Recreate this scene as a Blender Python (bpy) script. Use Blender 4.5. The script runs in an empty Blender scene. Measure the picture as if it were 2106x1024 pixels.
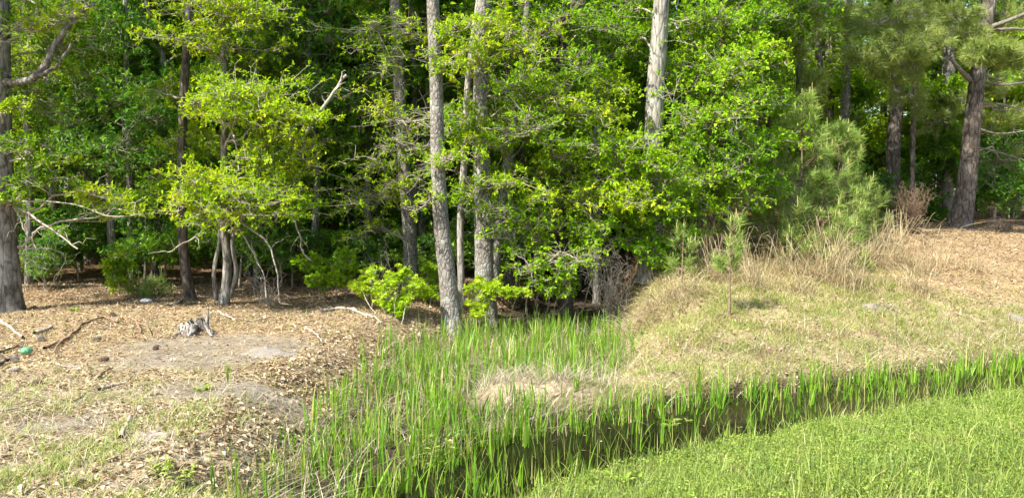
import bpy, math
import numpy as np

# ------------------------------------------------------------------ camera, sky, sun, exposure
SC = bpy.context.scene
COL = SC.collection
R = math.radians
PW, PH, FPX, PITCH, CAMZ = 2106.0, 1024.0, 1591.0, R(4.0), 1.7

cam_data = bpy.data.cameras.new('camera')
cam_data.sensor_width = 36.0
cam_data.lens = 36.0 * FPX / PW
cam_data.clip_start = 0.05
cam_data.clip_end = 1500.0
cam = bpy.data.objects.new('camera', cam_data)
COL.objects.link(cam)
cam.location = (0, 0, CAMZ)
cam.rotation_euler = (R(90) - PITCH, 0, 0)
SC.camera = cam

SUN_ELEV, SUN_H = R(51.0), (-0.77, -0.638)          # sun stands high, over the left shoulder
sun_dir = np.array([SUN_H[0] * math.cos(SUN_ELEV), SUN_H[1] * math.cos(SUN_ELEV), math.sin(SUN_ELEV)])
world = bpy.data.worlds.new('World')
SC.world = world
world.use_nodes = True
wn = world.node_tree.nodes
wn.clear()
sky = wn.new('ShaderNodeTexSky')
sky.sky_type = 'NISHITA'
sky.sun_disc = False
sky.sun_elevation = SUN_ELEV
sky.sun_rotation = math.atan2(SUN_H[0], SUN_H[1])
sky.air_density = 1.0
sky.dust_density = 2.0
sky.ozone_density = 1.0
bg = wn.new('ShaderNodeBackground')
bg.inputs['Strength'].default_value = 0.115
wo = wn.new('ShaderNodeOutputWorld')
world.node_tree.links.new(sky.outputs[0], bg.inputs[0])
world.node_tree.links.new(bg.outputs[0], wo.inputs[0])

sun_l = bpy.data.lights.new('sun', 'SUN')
sun_l.energy = 4.8
sun_l.angle = R(0.55)
sun_l.color = (1.0, 0.95, 0.86)
sun = bpy.data.objects.new('sun', sun_l)
COL.objects.link(sun)
from mathutils import Vector
sun.rotation_euler = Vector(sun_dir).to_track_quat('Z', 'Y').to_euler()
sun.location = (-20, -12, 30)

SC.view_settings.view_transform = 'Standard'
SC.view_settings.look = 'None'
SC.view_settings.exposure = 1.46
SC.view_settings.gamma = 1.0
SC.view_settings.use_curve_mapping = False
SC.cycles.max_bounces = 8
SC.cycles.diffuse_bounces = 4
SC.cycles.transmission_bounces = 6
SC.cycles.use_adaptive_sampling = True
SC.cycles.adaptive_threshold = 0.02

rng = np.random.default_rng(11)
U = rng.uniform

# ------------------------------------------------------------------ helpers
CP, SP = math.cos(PITCH), math.sin(PITCH)


def ray(px, py):
    x, u = (px - PW / 2) / FPX, (PH / 2 - py) / FPX
    return np.array([x, CP + SP * u, -SP + CP * u])


def at(px, py, Y):
    """the place at distance Y into the scene that the photograph shows at a pixel"""
    d = ray(px, py)
    return np.array([0, 0, CAMZ]) + d * (Y / d[1])


def onz(px, py, z):
    d = ray(px, py)
    return np.array([0, 0, CAMZ]) + d * ((z - CAMZ) / d[2])


def gnd(px, py):
    d = ray(px, py)
    t = np.linspace(2.5, 60, 2400)
    p = d[None] * t[:, None]
    z = CAMZ + p[:, 2]
    k = np.argmax(z < gz(p[:, 0], p[:, 1]))
    q = p[k] + np.array([0, 0, CAMZ])
    q[2] = gz(q[0], q[1])
    return q


def unit(v):
    return v / np.maximum(np.linalg.norm(v, axis=-1, keepdims=True), 1e-9)


def sst(a, b, x):
    t = np.clip((x - a) / (b - a), 0, 1)
    return t * t * (3 - 2 * t)


def waves(x, y, scale, seed, n=7):
    r = np.random.default_rng(seed)
    s = 0
    for i in range(n):
        a, f, p = r.uniform(0, 6.283), r.uniform(.5, 1.8) / scale * 6.283, r.uniform(0, 6.283)
        s = s + np.sin((x * math.cos(a) + y * math.sin(a)) * f + p)
    return s / n


def seg_dist(x, y, pts):
    """distance to a polyline, and the attributes (columns 2..) interpolated along it, and the signed side"""
    best = None
    for a, b in zip(pts[:-1], pts[1:]):
        dx, dy = b[0] - a[0], b[1] - a[1]
        L2 = dx * dx + dy * dy
        t = np.clip(((x - a[0]) * dx + (y - a[1]) * dy) / L2, 0, 1)
        ex, ey = x - (a[0] + t * dx), y - (a[1] + t * dy)
        d = np.sqrt(ex * ex + ey * ey)
        side = np.sign(dx * ey - dy * ex)
        at_ = a[2] + t * (b[2] - a[2]) if len(a) > 2 else t * 0
        if best is None:
            best = [d, side, at_]
        else:
            m = d < best[0]
            best = [np.where(m, d, best[0]), np.where(m, side, best[1]), np.where(m, at_, best[2])]
    return best


# ------------------------------------------------------------------ terrain
WATER_Z = -0.45
MAIN = [tuple(onz(px, py, -0.42)[:2]) + (hw,) for px, py, hw in
        [(640, 1500, .35), (730, 1150, .38), (860, 1015, .40), (1060, 936, .44), (1300, 886, .47), (1520, 843, .45), (1760, 810, .40), (2000, 780, .36), (2250, 752, .4), (2700, 712, .4)]]
SIDE = [tuple(onz(px, py, -0.38)[:2]) + (hw,) for px, py, hw in
        [(1190, 590, .7), (1180, 632, .75), (1150, 652, .85), (1100, 692, 1.15), (1045, 748, 1.4), (930, 835, .95), (830, 930, .75), (760, 1040, .65)]]
SIDE = [(SIDE[0][0] + 1.2, SIDE[0][1] + 12, .8)] + SIDE
ISLE = onz(1105, 800, -0.3)


def gz(x, y):
    x, y = np.asarray(x, float), np.asarray(y, float)
    dm, sm, hw = seg_dist(x, y, MAIN)
    ds, ss, hs = seg_dist(x, y, SIDE)
    far = sm > 0
    right = sst(-.8, .8, ss * ds)      # right of the side channel
    hl = 0.02 + .035 * waves(x, y, 3.2, 3) + .02 * waves(x, y, 1.1, 4)
    hr = np.interp(dm, [.4, .6, .8, 1.1, 1.5, 2.0, 2.7, 5.4, 8, 60], [-.47, -.40, -.30, -.17, -.02, .14, .32, .86, 1.0, 1.4]) + (.05 * waves(x, y, 2.2, 5) + .02 * waves(x, y, .8, 6)) * sst(.6, 1.8, dm)
    h = hl * (1 - right) + hr * right
    lawn = -.02 - .36 * sst(2.9, .5, dm) + .015 * waves(x, y, 1.3, 8)
    h = np.where(far, h, lawn)
    # side bed, then the channel itself
    bed = -.395 + .05 * waves(x, y, .55, 9) + .03 * waves(x, y, .23, 10)
    k = sst(hs + .75 + .45 * right, hs - .25, ds + .12 * waves(x, y, .9, 12))
    k = np.where(far, k, k * sst(.9, .4, dm))
    h = h * (1 - k) + np.minimum(h, bed) * k
    di = np.hypot((x - ISLE[0]) / .75, (y - ISLE[1]) / .42)
    h = h + np.where(far, .17 * sst(1.25, .3, di), 0)
    wd = dm + np.where(far, .13, .24) * waves(x, y, .7, 13) + np.where(far, 0, .08) * waves(x, y, .25, 15)
    k2 = np.where(far, sst(hw + .14, hw - .12, wd), sst(hw + .45, hw - .1, wd))
    h = h * (1 - k2) + (-.62) * k2
    h = h + .010 * waves(x, y, .28, 14)
    return h


def masks(x, y):
    dm, sm, hw = seg_dist(x, y, MAIN)
    ds, ss, hs = seg_dist(x, y, SIDE)
    far = (sm > 0)
    right = sst(-.8, .8, ss * ds)
    bed = sst(hs + .35, hs - .2, ds + .12 * waves(x, y, .9, 12)) * far
    wat = np.where(far, sst(hw + .1, hw - .1, dm), sst(hw + .15, hw - .05, dm))
    return dict(dm=dm, far=far, right=right, bed=bed, wat=wat, hw=hw, ds=ds, lawn=(~far) * 1.0)


# ------------------------------------------------------------------ mesh building
class MB:
    def __init__(s):
        s.v, s.f, s.a, s.n = [], [], [], 0

    def add(s, V, F, a=None):
        V = np.asarray(V, np.float64).reshape(-1, 3)
        F = np.asarray(F, np.int64).reshape(-1, 3)
        s.v.append(V)
        s.f.append(F + s.n)
        s.a.append(np.zeros(len(V)) if a is None else np.broadcast_to(a, (len(V),)))
        s.n += len(V)
        return s

    def mesh(s, name, mat, origin=(0, 0, 0), smooth=False):
        V = np.concatenate(s.v) - np.asarray(origin)
        F = np.concatenate(s.f)
        A = np.concatenate(s.a)
        me = bpy.data.meshes.new(name)
        me.vertices.add(len(V))
        me.vertices.foreach_set('co', V.astype(np.float32).ravel())
        me.loops.add(F.size)
        me.loops.foreach_set('vertex_index', F.astype(np.int32).ravel())
        me.polygons.add(len(F))
        me.polygons.foreach_set('loop_start', np.arange(0, F.size, 3, dtype=np.int32))
        if smooth:
            me.polygons.foreach_set('use_smooth', np.ones(len(F), bool))
        me.update(calc_edges=True)
        at_ = me.attributes.new('rnd', 'FLOAT', 'POINT')
        at_.data.foreach_set('value', A.astype(np.float32))
        me.materials.append(mat)
        return me

    def build(s, name, mat, parent=None, origin=None, smooth=False):
        o0 = origin if origin is not None else (tuple(parent.location) if parent is not None else (0, 0, 0))
        o = bpy.data.objects.new(name, s.mesh(name, mat, o0, smooth))
        COL.objects.link(o)
        if parent is not None:
            o.parent = parent
        elif origin is not None:
            o.location = origin
        return o


def tag(o, label, cat, group=None, kind=None):
    if label: o['label'] = label
    if cat: o['category'] = cat
    if group: o['group'] = group
    if kind: o['kind'] = kind
    return o


def thing(name, label, cat, loc=(0, 0, 0), group=None):
    o = bpy.data.objects.new(name, None)
    o.empty_display_size = .2
    COL.objects.link(o)
    o.location = tuple(float(c) for c in loc)
    return tag(o, label, cat, group)


def copy_thing(src, loc, rotz=0.0, scale=1.0, label=None, group=None):
    r = src.copy()
    COL.objects.link(r)
    r.location = tuple(float(c) for c in loc)
    r.rotation_euler = (0, 0, rotz)
    r.scale = (scale,) * 3 if np.isscalar(scale) else scale
    if label: r['label'] = label
    if group: r['group'] = group
    for ch in src.children:
        c = ch.copy()
        COL.objects.link(c)
        c.parent = r
        for g in ch.children:
            e = g.copy()
            COL.objects.link(e)
            e.parent = c
    return r


def smooth_path(pts, n):
    pts = np.asarray(pts, float)
    if len(pts) == 2:
        t = np.linspace(0, 1, n)[:, None]
        return pts[0] * (1 - t) + pts[1] * t
    L = np.r_[0, np.cumsum(np.linalg.norm(np.diff(pts, axis=0), axis=1))]
    T = np.empty_like(pts)
    T[1:-1] = (pts[2:] - pts[:-2]) / (L[2:] - L[:-2])[:, None]
    T[0] = (pts[1] - pts[0]) / (L[1] - L[0])
    T[-1] = (pts[-1] - pts[-2]) / (L[-1] - L[-2])
    s = np.linspace(0, L[-1] * .99999, n)
    i = np.clip(np.searchsorted(L, s, side='right') - 1, 0, len(pts) - 2)
    h = (L[i + 1] - L[i])[:, None]
    t = (s - L[i])[:, None] / h
    return (2 * t ** 3 - 3 * t ** 2 + 1) * pts[i] + (t ** 3 - 2 * t ** 2 + t) * h * T[i] + (-2 * t ** 3 + 3 * t ** 2) * pts[i + 1] + (t ** 3 - t ** 2) * h * T[i + 1]


def interp_path(vals, pts, n):
    pts = np.asarray(pts, float)
    L = np.r_[0, np.cumsum(np.linalg.norm(np.diff(pts, axis=0), axis=1))]
    return np.interp(np.linspace(0, L[-1], n), L, vals)


def tubes(P, Rd, sides=3, rnd=None, relief=None):
    """n paths of k points at once: P (n,k,3), Rd (n,k)"""
    n, k, _ = P.shape
    T = np.empty_like(P)
    T[:, 1:-1] = P[:, 2:] - P[:, :-2]
    T[:, 0] = P[:, 1] - P[:, 0]
    T[:, -1] = P[:, -1] - P[:, -2]
    T = unit(T)
    ref = np.where((np.abs(T[:, :1, 2]) > .8)[..., None], np.array([1.0, 0, 0]), np.array([0, 0, 1.0]))
    A = unit(np.cross(T, ref))
    B = np.cross(T, A)
    th = np.linspace(0, 2 * np.pi, sides, endpoint=False)
    rr = Rd[:, :, None] * (np.ones(sides) if relief is None else relief)
    V = P[:, :, None] + rr[..., None] * (A[:, :, None] * np.cos(th)[:, None] + B[:, :, None] * np.sin(th)[:, None])
    idx = np.arange(n * k * sides).reshape(n, k, sides)
    a, b = idx[:, :-1], idx[:, 1:]
    a2, b2 = np.roll(a, -1, 2), np.roll(b, -1, 2)
    F = np.concatenate([np.stack([a, a2, b2], -1).reshape(-1, 3), np.stack([a, b2, b], -1).reshape(-1, 3)])
    return V.reshape(-1, 3), F, (np.zeros(n * k * sides) if rnd is None else np.repeat(rnd, k * sides))


def bent(A, B, k=5, sag=.15, wob=.06):
    """n curved paths from A to B"""
    A, B = np.atleast_2d(A), np.atleast_2d(B)
    n = max(len(A), len(B))
    A, B = np.broadcast_to(A, (n, 3)), np.broadcast_to(B, (n, 3))
    L = np.linalg.norm(B - A, axis=1)
    t = np.linspace(0, 1, k)
    P = A[:, None] * (1 - t)[:, None] + B[:, None] * t[:, None]
    bow = np.sin(np.pi * t)
    off = rng.normal(0, 1, (n, 3)) * .5 * sag
    off[:, 2] += sag * .7
    P = P + off[:, None] * bow[:, None] * L[:, None, None]
    w = rng.normal(0, wob, (n, k, 3)) * L[:, None, None]
    w[:, 0] = 0
    w[:, -1] = 0
    return P + w


def kites(P, D, N, L, W, rnd, wide=.58, fold=.22, droop=.12):
    """leaves: one folded kite each"""
    n = len(P)
    L, W = np.broadcast_to(L, (n,))[:, None], np.broadcast_to(W, (n,))[:, None]
    S = unit(np.cross(D, N))
    N = np.cross(S, D)
    mid = P + D * L * wide
    V = np.stack([P, mid + S * W * .5 + N * W * fold, P + D * L - N * L * droop, mid - S * W * .5 + N * W * fold], 1)
    i = np.arange(n)[:, None] * 4
    F = np.concatenate([i + [[0, 2, 1]], i + [[0, 3, 2]]])
    return V.reshape(-1, 3), F, np.repeat(rnd, 4)


STAR = []
for q in range(5):
    a = (q - 2) * R(62)
    STAR.append((math.sin(a) * 1.0, math.cos(a) * 1.0))
    if q < 4:
        a2 = a + R(31)
        STAR.append((math.sin(a2) * .42, math.cos(a2) * .42))
STAR = np.array([(0, -.05)] + STAR)


def stars(P, D, N, L, rnd):
    """five-lobed leaves"""
    n = len(P)
    L = np.broadcast_to(L, (n,))[:, None, None]
    S = unit(np.cross(D, N))
    N = np.cross(S, D)
    C = P + D * L[:, 0] * .4
    V = C[:, None] + (S[:, None] * STAR[:, 0][:, None] + D[:, None] * STAR[:, 1][:, None]) * L * .62
    V = V + N[:, None] * (np.abs(STAR[:, 0]) * .12)[:, None] * L
    m = len(STAR)
    i = np.arange(n)[:, None] * m
    F = np.concatenate([i + [[0, q + 1, q]] for q in range(1, m - 1)])
    return V.reshape(-1, 3), F, np.repeat(rnd, m)


def blades(P, H, W, lean, segs=3, curve=.5, rnd=None, az=None):
    """grass blades: tapering strips that lean and curve over"""
    n = len(P)
    az = U(0, 2 * np.pi, n) if az is None else az
    dirh = np.stack([np.cos(az), np.sin(az), np.zeros(n)], 1)
    fa = az + np.pi / 2 + rng.normal(0, .5, n)
    S = np.stack([np.cos(fa), np.sin(fa), np.zeros(n)], 1)
    H, W, lean = (np.broadcast_to(q, (n,)) for q in (H, W, lean))
    t = np.linspace(0, 1, segs + 1)
    V = []
    for j, tj in enumerate(t):
        c = P + dirh * (H * lean * (tj * (1 - curve) + curve * tj * tj))[:, None]
        c = c + np.array([0, 0, 1.0]) * (H * (tj - .35 * np.minimum(lean, 1.2) * tj * tj))[:, None]
        if j < segs:
            w = (W * .5 * (1 - .75 * tj ** 2))[:, None]
            V += [c - S * w, c + S * w]
        else:
            V += [c]
    V = np.stack(V, 1)
    m = 2 * segs + 1
    i = np.arange(n)[:, None] * m
    F = []
    for j in range(segs - 1):
        F += [i + [[2 * j, 2 * j + 1, 2 * j + 3]], i + [[2 * j, 2 * j + 3, 2 * j + 2]]]
    F += [i + [[2 * segs - 2, 2 * segs - 1, 2 * segs]]]
    return V.reshape(-1, 3), np.concatenate(F), np.repeat(U(0, 1, n) if rnd is None else rnd, m)


def needles(P, D, L, W, rnd):
    n = len(P)
    S = unit(np.cross(D, rng.normal(0, 1, (n, 3)))) * (np.broadcast_to(W, (n,)) * .5)[:, None]
    T = P + D * np.broadcast_to(L, (n,))[:, None]
    T[:, 2] -= .10 * np.broadcast_to(L, (n,))
    V = np.stack([P - S, P + S, T], 1)
    return V.reshape(-1, 3), np.arange(3 * n).reshape(n, 3), np.repeat(rnd, 3)


# ------------------------------------------------------------------ materials
def new_mat(name):
    m = bpy.data.materials.new(name)
    m.use_nodes = True
    nt = m.node_tree
    nt.nodes.clear()
    out = nt.nodes.new('ShaderNodeOutputMaterial')
    return m, nt, out


def ramp(nt, stops, src):
    r = nt.nodes.new('ShaderNodeValToRGB')
    e = r.color_ramp.elements
    while len(e) > 1: e.remove(e[-1])
    e[0].position, e[0].color = stops[0][0], tuple(stops[0][1]) + (1,)
    for p, c in stops[1:]:
        x = e.new(p)
        x.color = tuple(c) + (1,)
    nt.links.new(src, r.inputs[0])
    return r.outputs[0]


def leaf_mat(name, stops, trans=.4, tint=(1.25, 1.15, .5), rough=.42, spec=.35):
    if name in ('oak_leaf', 'yellow_green_leaf', 'maple_leaf', 'sweetgum_leaf', 'deep_green_leaf', 'canopy_leaf', 'reed_blade'):
        stops = [(q, tuple(min(.8, 1.15 * w) for w in c)) for q, c in stops]
    m, nt, out = new_mat(name)
    a = nt.nodes.new('ShaderNodeAttribute')
    a.attribute_name = 'rnd'
    c = ramp(nt, stops, a.outputs['Fac'])
    p = nt.nodes.new('ShaderNodeBsdfPrincipled')
    nt.links.new(c, p.inputs['Base Color'])
    p.inputs['Roughness'].default_value = rough
    p.inputs['Specular IOR Level'].default_value = spec
    if trans <= 0:
        nt.links.new(p.outputs[0], out.inputs[0])
        return m
    mul = nt.nodes.new('ShaderNodeMix')
    mul.data_type = 'RGBA'
    mul.blend_type = 'MULTIPLY'
    mul.inputs[0].default_value = 1
    nt.links.new(c, mul.inputs[6])
    mul.inputs[7].default_value = tint + (1,)
    t = nt.nodes.new('ShaderNodeBsdfTranslucent')
    nt.links.new(mul.outputs[2], t.inputs[0])
    mx = nt.nodes.new('ShaderNodeMixShader')
    mx.inputs[0].default_value = trans
    nt.links.new(p.outputs[0], mx.inputs[1])
    nt.links.new(t.outputs[0], mx.inputs[2])
    nt.links.new(mx.outputs[0], out.inputs[0])
    return m


def bark_mat(name, dark, mid, pale, scale=(14, 14, 3.2), lichen=.35, bump=.6, crack=1.0):
    m, nt, out = new_mat(name)
    N, Lk = nt.nodes.new, nt.links.new
    tc = N('ShaderNodeTexCoord')
    oi = N('ShaderNodeObjectInfo')
    ad = N('ShaderNodeVectorMath')
    ad.operation = 'ADD'
    sc = N('ShaderNodeVectorMath')
    sc.operation = 'SCALE'
    sc.inputs['Scale'].default_value = 37.0
    cx = N('ShaderNodeCombineXYZ')
    Lk(oi.outputs['Random'], cx.inputs[0]); Lk(oi.outputs['Random'], cx.inputs[1])
    Lk(cx.outputs[0], sc.inputs[0])
    Lk(tc.outputs['Object'], ad.inputs[0]); Lk(sc.outputs[0], ad.inputs[1])
    mp = N('ShaderNodeMapping')
    mp.inputs['Scale'].default_value = scale
    Lk(ad.outputs[0], mp.inputs[0])
    n1 = N('ShaderNodeTexNoise')
    n1.inputs['Scale'].default_value = 1.6
    n1.inputs['Detail'].default_value = 6
    n1.inputs['Roughness'].default_value = .65
    Lk(mp.outputs[0], n1.inputs[0])
    vo = N('ShaderNodeTexVoronoi')
    vo.feature = 'DISTANCE_TO_EDGE'
    vo.inputs['Scale'].default_value = 1.1 * crack
    dis = N('ShaderNodeMix')
    dis.data_type = 'RGBA'
    dis.inputs[0].default_value = .35
    Lk(mp.outputs[0], dis.inputs[6]); Lk(n1.outputs['Color'], dis.inputs[7])
    Lk(dis.outputs[2], vo.inputs[0])
    n2 = N('ShaderNodeTexNoise')
    n2.inputs['Scale'].default_value = 3.4
    n2.inputs['Detail'].default_value = 5
    n2.inputs['Roughness'].default_value = .6
    Lk(ad.outputs[0], n2.inputs[0])
    c1 = ramp(nt, [(.28, dark), (.5, mid), (.72, pale)], n1.outputs['Fac'])
    lm = ramp(nt, [(.5, (0, 0, 0)), (.66, (1, 1, 1))], n2.outputs['Fac'])
    mulv = N('ShaderNodeMath')
    mulv.operation = 'MULTIPLY'
    mulv.inputs[1].default_value = lichen
    Lk(lm, mulv.inputs[0])
    mx = N('ShaderNodeMix')
    mx.data_type = 'RGBA'
    Lk(mulv.outputs[0], mx.inputs[0])
    Lk(c1, mx.inputs[6])
    mx.inputs[7].default_value = (.44, .45, .40, 1)
    ck = ramp(nt, [(0, (.28, .25, .22)), (.10, (1, 1, 1))], vo.outputs['Distance'])
    m2 = N('ShaderNodeMix')
    m2.data_type = 'RGBA'
    m2.blend_type = 'MULTIPLY'
    m2.inputs[0].default_value = .75
    Lk(mx.outputs[2], m2.inputs[6]); Lk(ck, m2.inputs[7])
    p = N('ShaderNodeBsdfPrincipled')
    p.inputs['Roughness'].default_value = .9
    p.inputs['Specular IOR Level'].default_value = .15
    Lk(m2.outputs[2], p.inputs['Base Color'])
    hs = N('ShaderNodeMath')
    hs.operation = 'MULTIPLY_ADD'
    hs.inputs[1].default_value = .8
    mn = N('ShaderNodeMath')
    mn.operation = 'MINIMUM'
    mn.inputs[1].default_value = .25
    Lk(vo.outputs['Distance'], mn.inputs[0])
    m4 = N('ShaderNodeMath')
    m4.operation = 'MULTIPLY'
    m4.inputs[1].default_value = 3
    Lk(mn.outputs[0], m4.inputs[0])
    Lk(n1.outputs['Fac'], hs.inputs[0]); Lk(m4.outputs[0], hs.inputs[2])
    b = N('ShaderNodeBump')
    b.inputs['Strength'].default_value = bump
    b.inputs['Distance'].default_value = .03
    Lk(hs.outputs[0], b.inputs['Height'])
    Lk(b.outputs[0], p.inputs['Normal'])
    Lk(p.outputs[0], out.inputs[0])
    return m


def plain_mat(name, a, b, scale=20, rough=.85, spec=.2, bump=.3, dist=.01):
    m, nt, out = new_mat(name)
    N, Lk = nt.nodes.new, nt.links.new
    tc = N('ShaderNodeTexCoord')
    n = N('ShaderNodeTexNoise')
    n.inputs['Scale'].default_value = scale
    n.inputs['Detail'].default_value = 5
    Lk(tc.outputs['Object'], n.inputs[0])
    c = ramp(nt, [(.32, a), (.68, b)], n.outputs['Fac'])
    p = N('ShaderNodeBsdfPrincipled')
    p.inputs['Roughness'].default_value = rough
    p.inputs['Specular IOR Level'].default_value = spec
    Lk(c, p.inputs['Base Color'])
    bm = N('ShaderNodeBump')
    bm.inputs['Strength'].default_value = bump
    bm.inputs['Distance'].default_value = dist
    Lk(n.outputs['Fac'], bm.inputs['Height'])
    Lk(bm.outputs[0], p.inputs['Normal'])
    Lk(p.outputs[0], out.inputs[0])
    return m


M = {}
M['oak'] = leaf_mat('oak_leaf', [(0, (.085, .175, .010)), (.45, (.16, .29, .011)), (.8, (.245, .375, .013)), (1, (.33, .41, .024))], .45, (1.2, 1.15, .45), .55, .15)
M['yellow'] = leaf_mat('yellow_green_leaf', [(0, (.115, .25, .008)), (.4, (.205, .36, .008)), (.8, (.30, .44, .009)), (1, (.39, .45, .02))], .45, (1.15, 1.12, .45), .55, .15)
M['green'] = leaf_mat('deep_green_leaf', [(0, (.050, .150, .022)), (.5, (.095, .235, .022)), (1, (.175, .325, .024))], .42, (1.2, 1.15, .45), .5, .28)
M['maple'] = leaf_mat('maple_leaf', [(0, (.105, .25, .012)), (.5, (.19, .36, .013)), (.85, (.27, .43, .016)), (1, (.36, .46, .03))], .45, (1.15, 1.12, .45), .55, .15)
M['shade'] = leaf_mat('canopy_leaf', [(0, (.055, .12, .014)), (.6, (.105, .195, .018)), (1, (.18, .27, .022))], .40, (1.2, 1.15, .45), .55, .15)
M['gum'] = leaf_mat('sweetgum_leaf', [(0, (.19, .33, .014)), (.5, (.28, .42, .018)), (1, (.40, .49, .04))], .45, (1.15, 1.12, .45), .55, .15)
M['needle'] = leaf_mat('pine_needle', [(0, (.17, .28, .06)), (.5, (.27, .39, .085)), (.85, (.36, .46, .11)), (1, (.46, .50, .16))], .35, (1.1, 1.1, .6), .5, .3)
M['needle_d'] = leaf_mat('pine_needle_mature', [(0, (.15, .22, .06)), (.5, (.25, .33, .085)), (1, (.37, .42, .12))], .35, (1.1, 1.1, .6), .5, .3)
M['candle'] = plain_mat('pine_candle', (.34, .33, .12), (.42, .38, .17), 40)
M['grass'] = leaf_mat('lawn_blade', [(0, (.10, .175, .035)), (.5, (.205, .28, .055)), (.85, (.30, .355, .08)), (1, (.46, .43, .20))], .35, (1.1, 1.1, .5), .5, .3)
M['clover'] = leaf_mat('clover_leaf', [(0, (.14, .24, .035)), (.6, (.23, .33, .05)), (1, (.36, .42, .09))], .35, (1.1, 1.1, .5), .5, .3)
M['iris'] = leaf_mat('reed_blade', [(0, (.06, .15, .013)), (.5, (.13, .27, .018)), (.9, (.22, .37, .025)), (.95, (.40, .34, .15)), (1, (.48, .40, .22))], .40, (1.15, 1.12, .5), .4, .35)
M['thin'] = leaf_mat('thin_green_grass', [(0, (.16, .25, .04)), (.6, (.27, .35, .06)), (1, (.44, .42, .16))], .3, (1.1, 1.1, .6), .5, .3)
M['straw'] = leaf_mat('dry_straw', [(0, (.20, .145, .07)), (.5, (.38, .30, .16)), (1, (.60, .51, .32))], .2, (1.05, 1, .8), .6, .25)
M['pale'] = leaf_mat('bleached_thatch', [(0, (.16, .13, .08)), (.5, (.32, .275, .185)), (1, (.54, .49, .37))], .15, (1.0, 1, .85), .6, .25)
M['litter'] = leaf_mat('fallen_leaf', [(0, (.13, .085, .05)), (.3, (.28, .20, .115)), (.65, (.42, .325, .205)), (1, (.56, .47, .33))], .12, (1.1, .95, .7), .6, .25)
M['pstraw'] = leaf_mat('fallen_needle', [(0, (.13, .08, .04)), (.4, (.29, .20, .105)), (.8, (.43, .33, .19)), (1, (.56, .47, .31))], 0, (1, 1, 1), .6, .25)
M['bark_oak'] = bark_mat('oak_bark', (.065, .058, .048), (.16, .146, .124), (.29, .27, .235), (16, 16, 4.0), .45)
M['bark_main'] = bark_mat('grey_bark', (.085, .077, .066), (.205, .187, .162), (.36, .335, .30), (26, 26, 13), .4, .5, 1.0)
M['bark_pale'] = bark_mat('pale_bark', (.13, .12, .10), (.27, .25, .215), (.42, .395, .345), (16, 16, 4), .5, .4)
M['bark_dark'] = bark_mat('dark_bark', (.035, .028, .022), (.085, .070, .055), (.16, .135, .11), (15, 15, 4), .25)
M['bark_pine'] = bark_mat('pine_bark', (.055, .044, .036), (.135, .112, .093), (.265, .225, .19), (11, 11, 4.5), .18, .9, 1.0)
M['twig'] = plain_mat('grey_twig', (.20, .17, .13), (.42, .375, .30), 30)
M['twig_dark'] = plain_mat('dark_grey_twig', (.09, .08, .066), (.22, .20, .165), 30)
M['twig_pale'] = plain_mat('bleached_twig', (.21, .185, .15), (.40, .36, .30), 30)
M['twig_brown'] = plain_mat('brown_twig', (.12, .078, .05), (.27, .19, .13), 30)
M['stick'] = plain_mat('weathered_stick', (.19, .15, .115), (.40, .345, .28), 18, .9, .15, .5, .01)
M['stick_brown'] = plain_mat('brown_stick', (.13, .082, .052), (.30, .205, .135), 22, .9, .15, .5, .01)


def ground_mat():
    m, nt, out = new_mat('soil_and_litter')
    N, Lk = nt.nodes.new, nt.links.new
    a = N('ShaderNodeAttribute')
    a.attribute_name = 'Col'
    tc = N('ShaderNodeTexCoord')
    n1 = N('ShaderNodeTexNoise')
    n1.inputs['Scale'].default_value = 26
    n1.inputs['Detail'].default_value = 8
    n1.inputs['Roughness'].default_value = .72
    Lk(tc.outputs['Object'], n1.inputs[0])
    n2 = N('ShaderNodeTexNoise')
    n2.inputs['Scale'].default_value = 2.6
    n2.inputs['Detail'].default_value = 6
    Lk(tc.outputs['Object'], n2.inputs[0])
    f1 = ramp(nt, [(.3, (.50, .46, .42)), (.5, (.95, .95, .95)), (.72, (1.35, 1.32, 1.25))], n1.outputs['Fac'])
    f2 = ramp(nt, [(.3, (.78, .76, .72)), (.7, (1.18, 1.18, 1.18))], n2.outputs['Fac'])
    m1 = N('ShaderNodeMix'); m1.data_type = 'RGBA'; m1.blend_type = 'MULTIPLY'; m1.inputs[0].default_value = 1
    m2 = N('ShaderNodeMix'); m2.data_type = 'RGBA'; m2.blend_type = 'MULTIPLY'; m2.inputs[0].default_value = 1
    Lk(a.outputs['Color'], m1.inputs[6]); Lk(f1, m1.inputs[7])
    Lk(m1.outputs[2], m2.inputs[6]); Lk(f2, m2.inputs[7])
    p = N('ShaderNodeBsdfPrincipled')
    p.inputs['Roughness'].default_value = .95
    p.inputs['Specular IOR Level'].default_value = .1
    Lk(m2.outputs[2], p.inputs['Base Color'])
    b = N('ShaderNodeBump')
    b.inputs['Strength'].default_value = .9
    b.inputs['Distance'].default_value = .03
    Lk(n1.outputs['Fac'], b.inputs['Height'])
    Lk(b.outputs[0], p.inputs['Normal'])
    Lk(p.outputs[0], out.inputs[0])
    return m


# ------------------------------------------------------------------ ground and water
def grow(a, b, step, lo, hi, g=1.35):
    mid = list(np.arange(a, b + 1e-6, step))
    s, x, up = step, b, []
    while x < hi:
        s *= g
        x += s
        up.append(x)
    s, x, dn = step, a, []
    while x > lo:
        s *= g
        x -= s
        dn.append(x)
    return np.array(dn[::-1] + mid + up)


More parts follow.
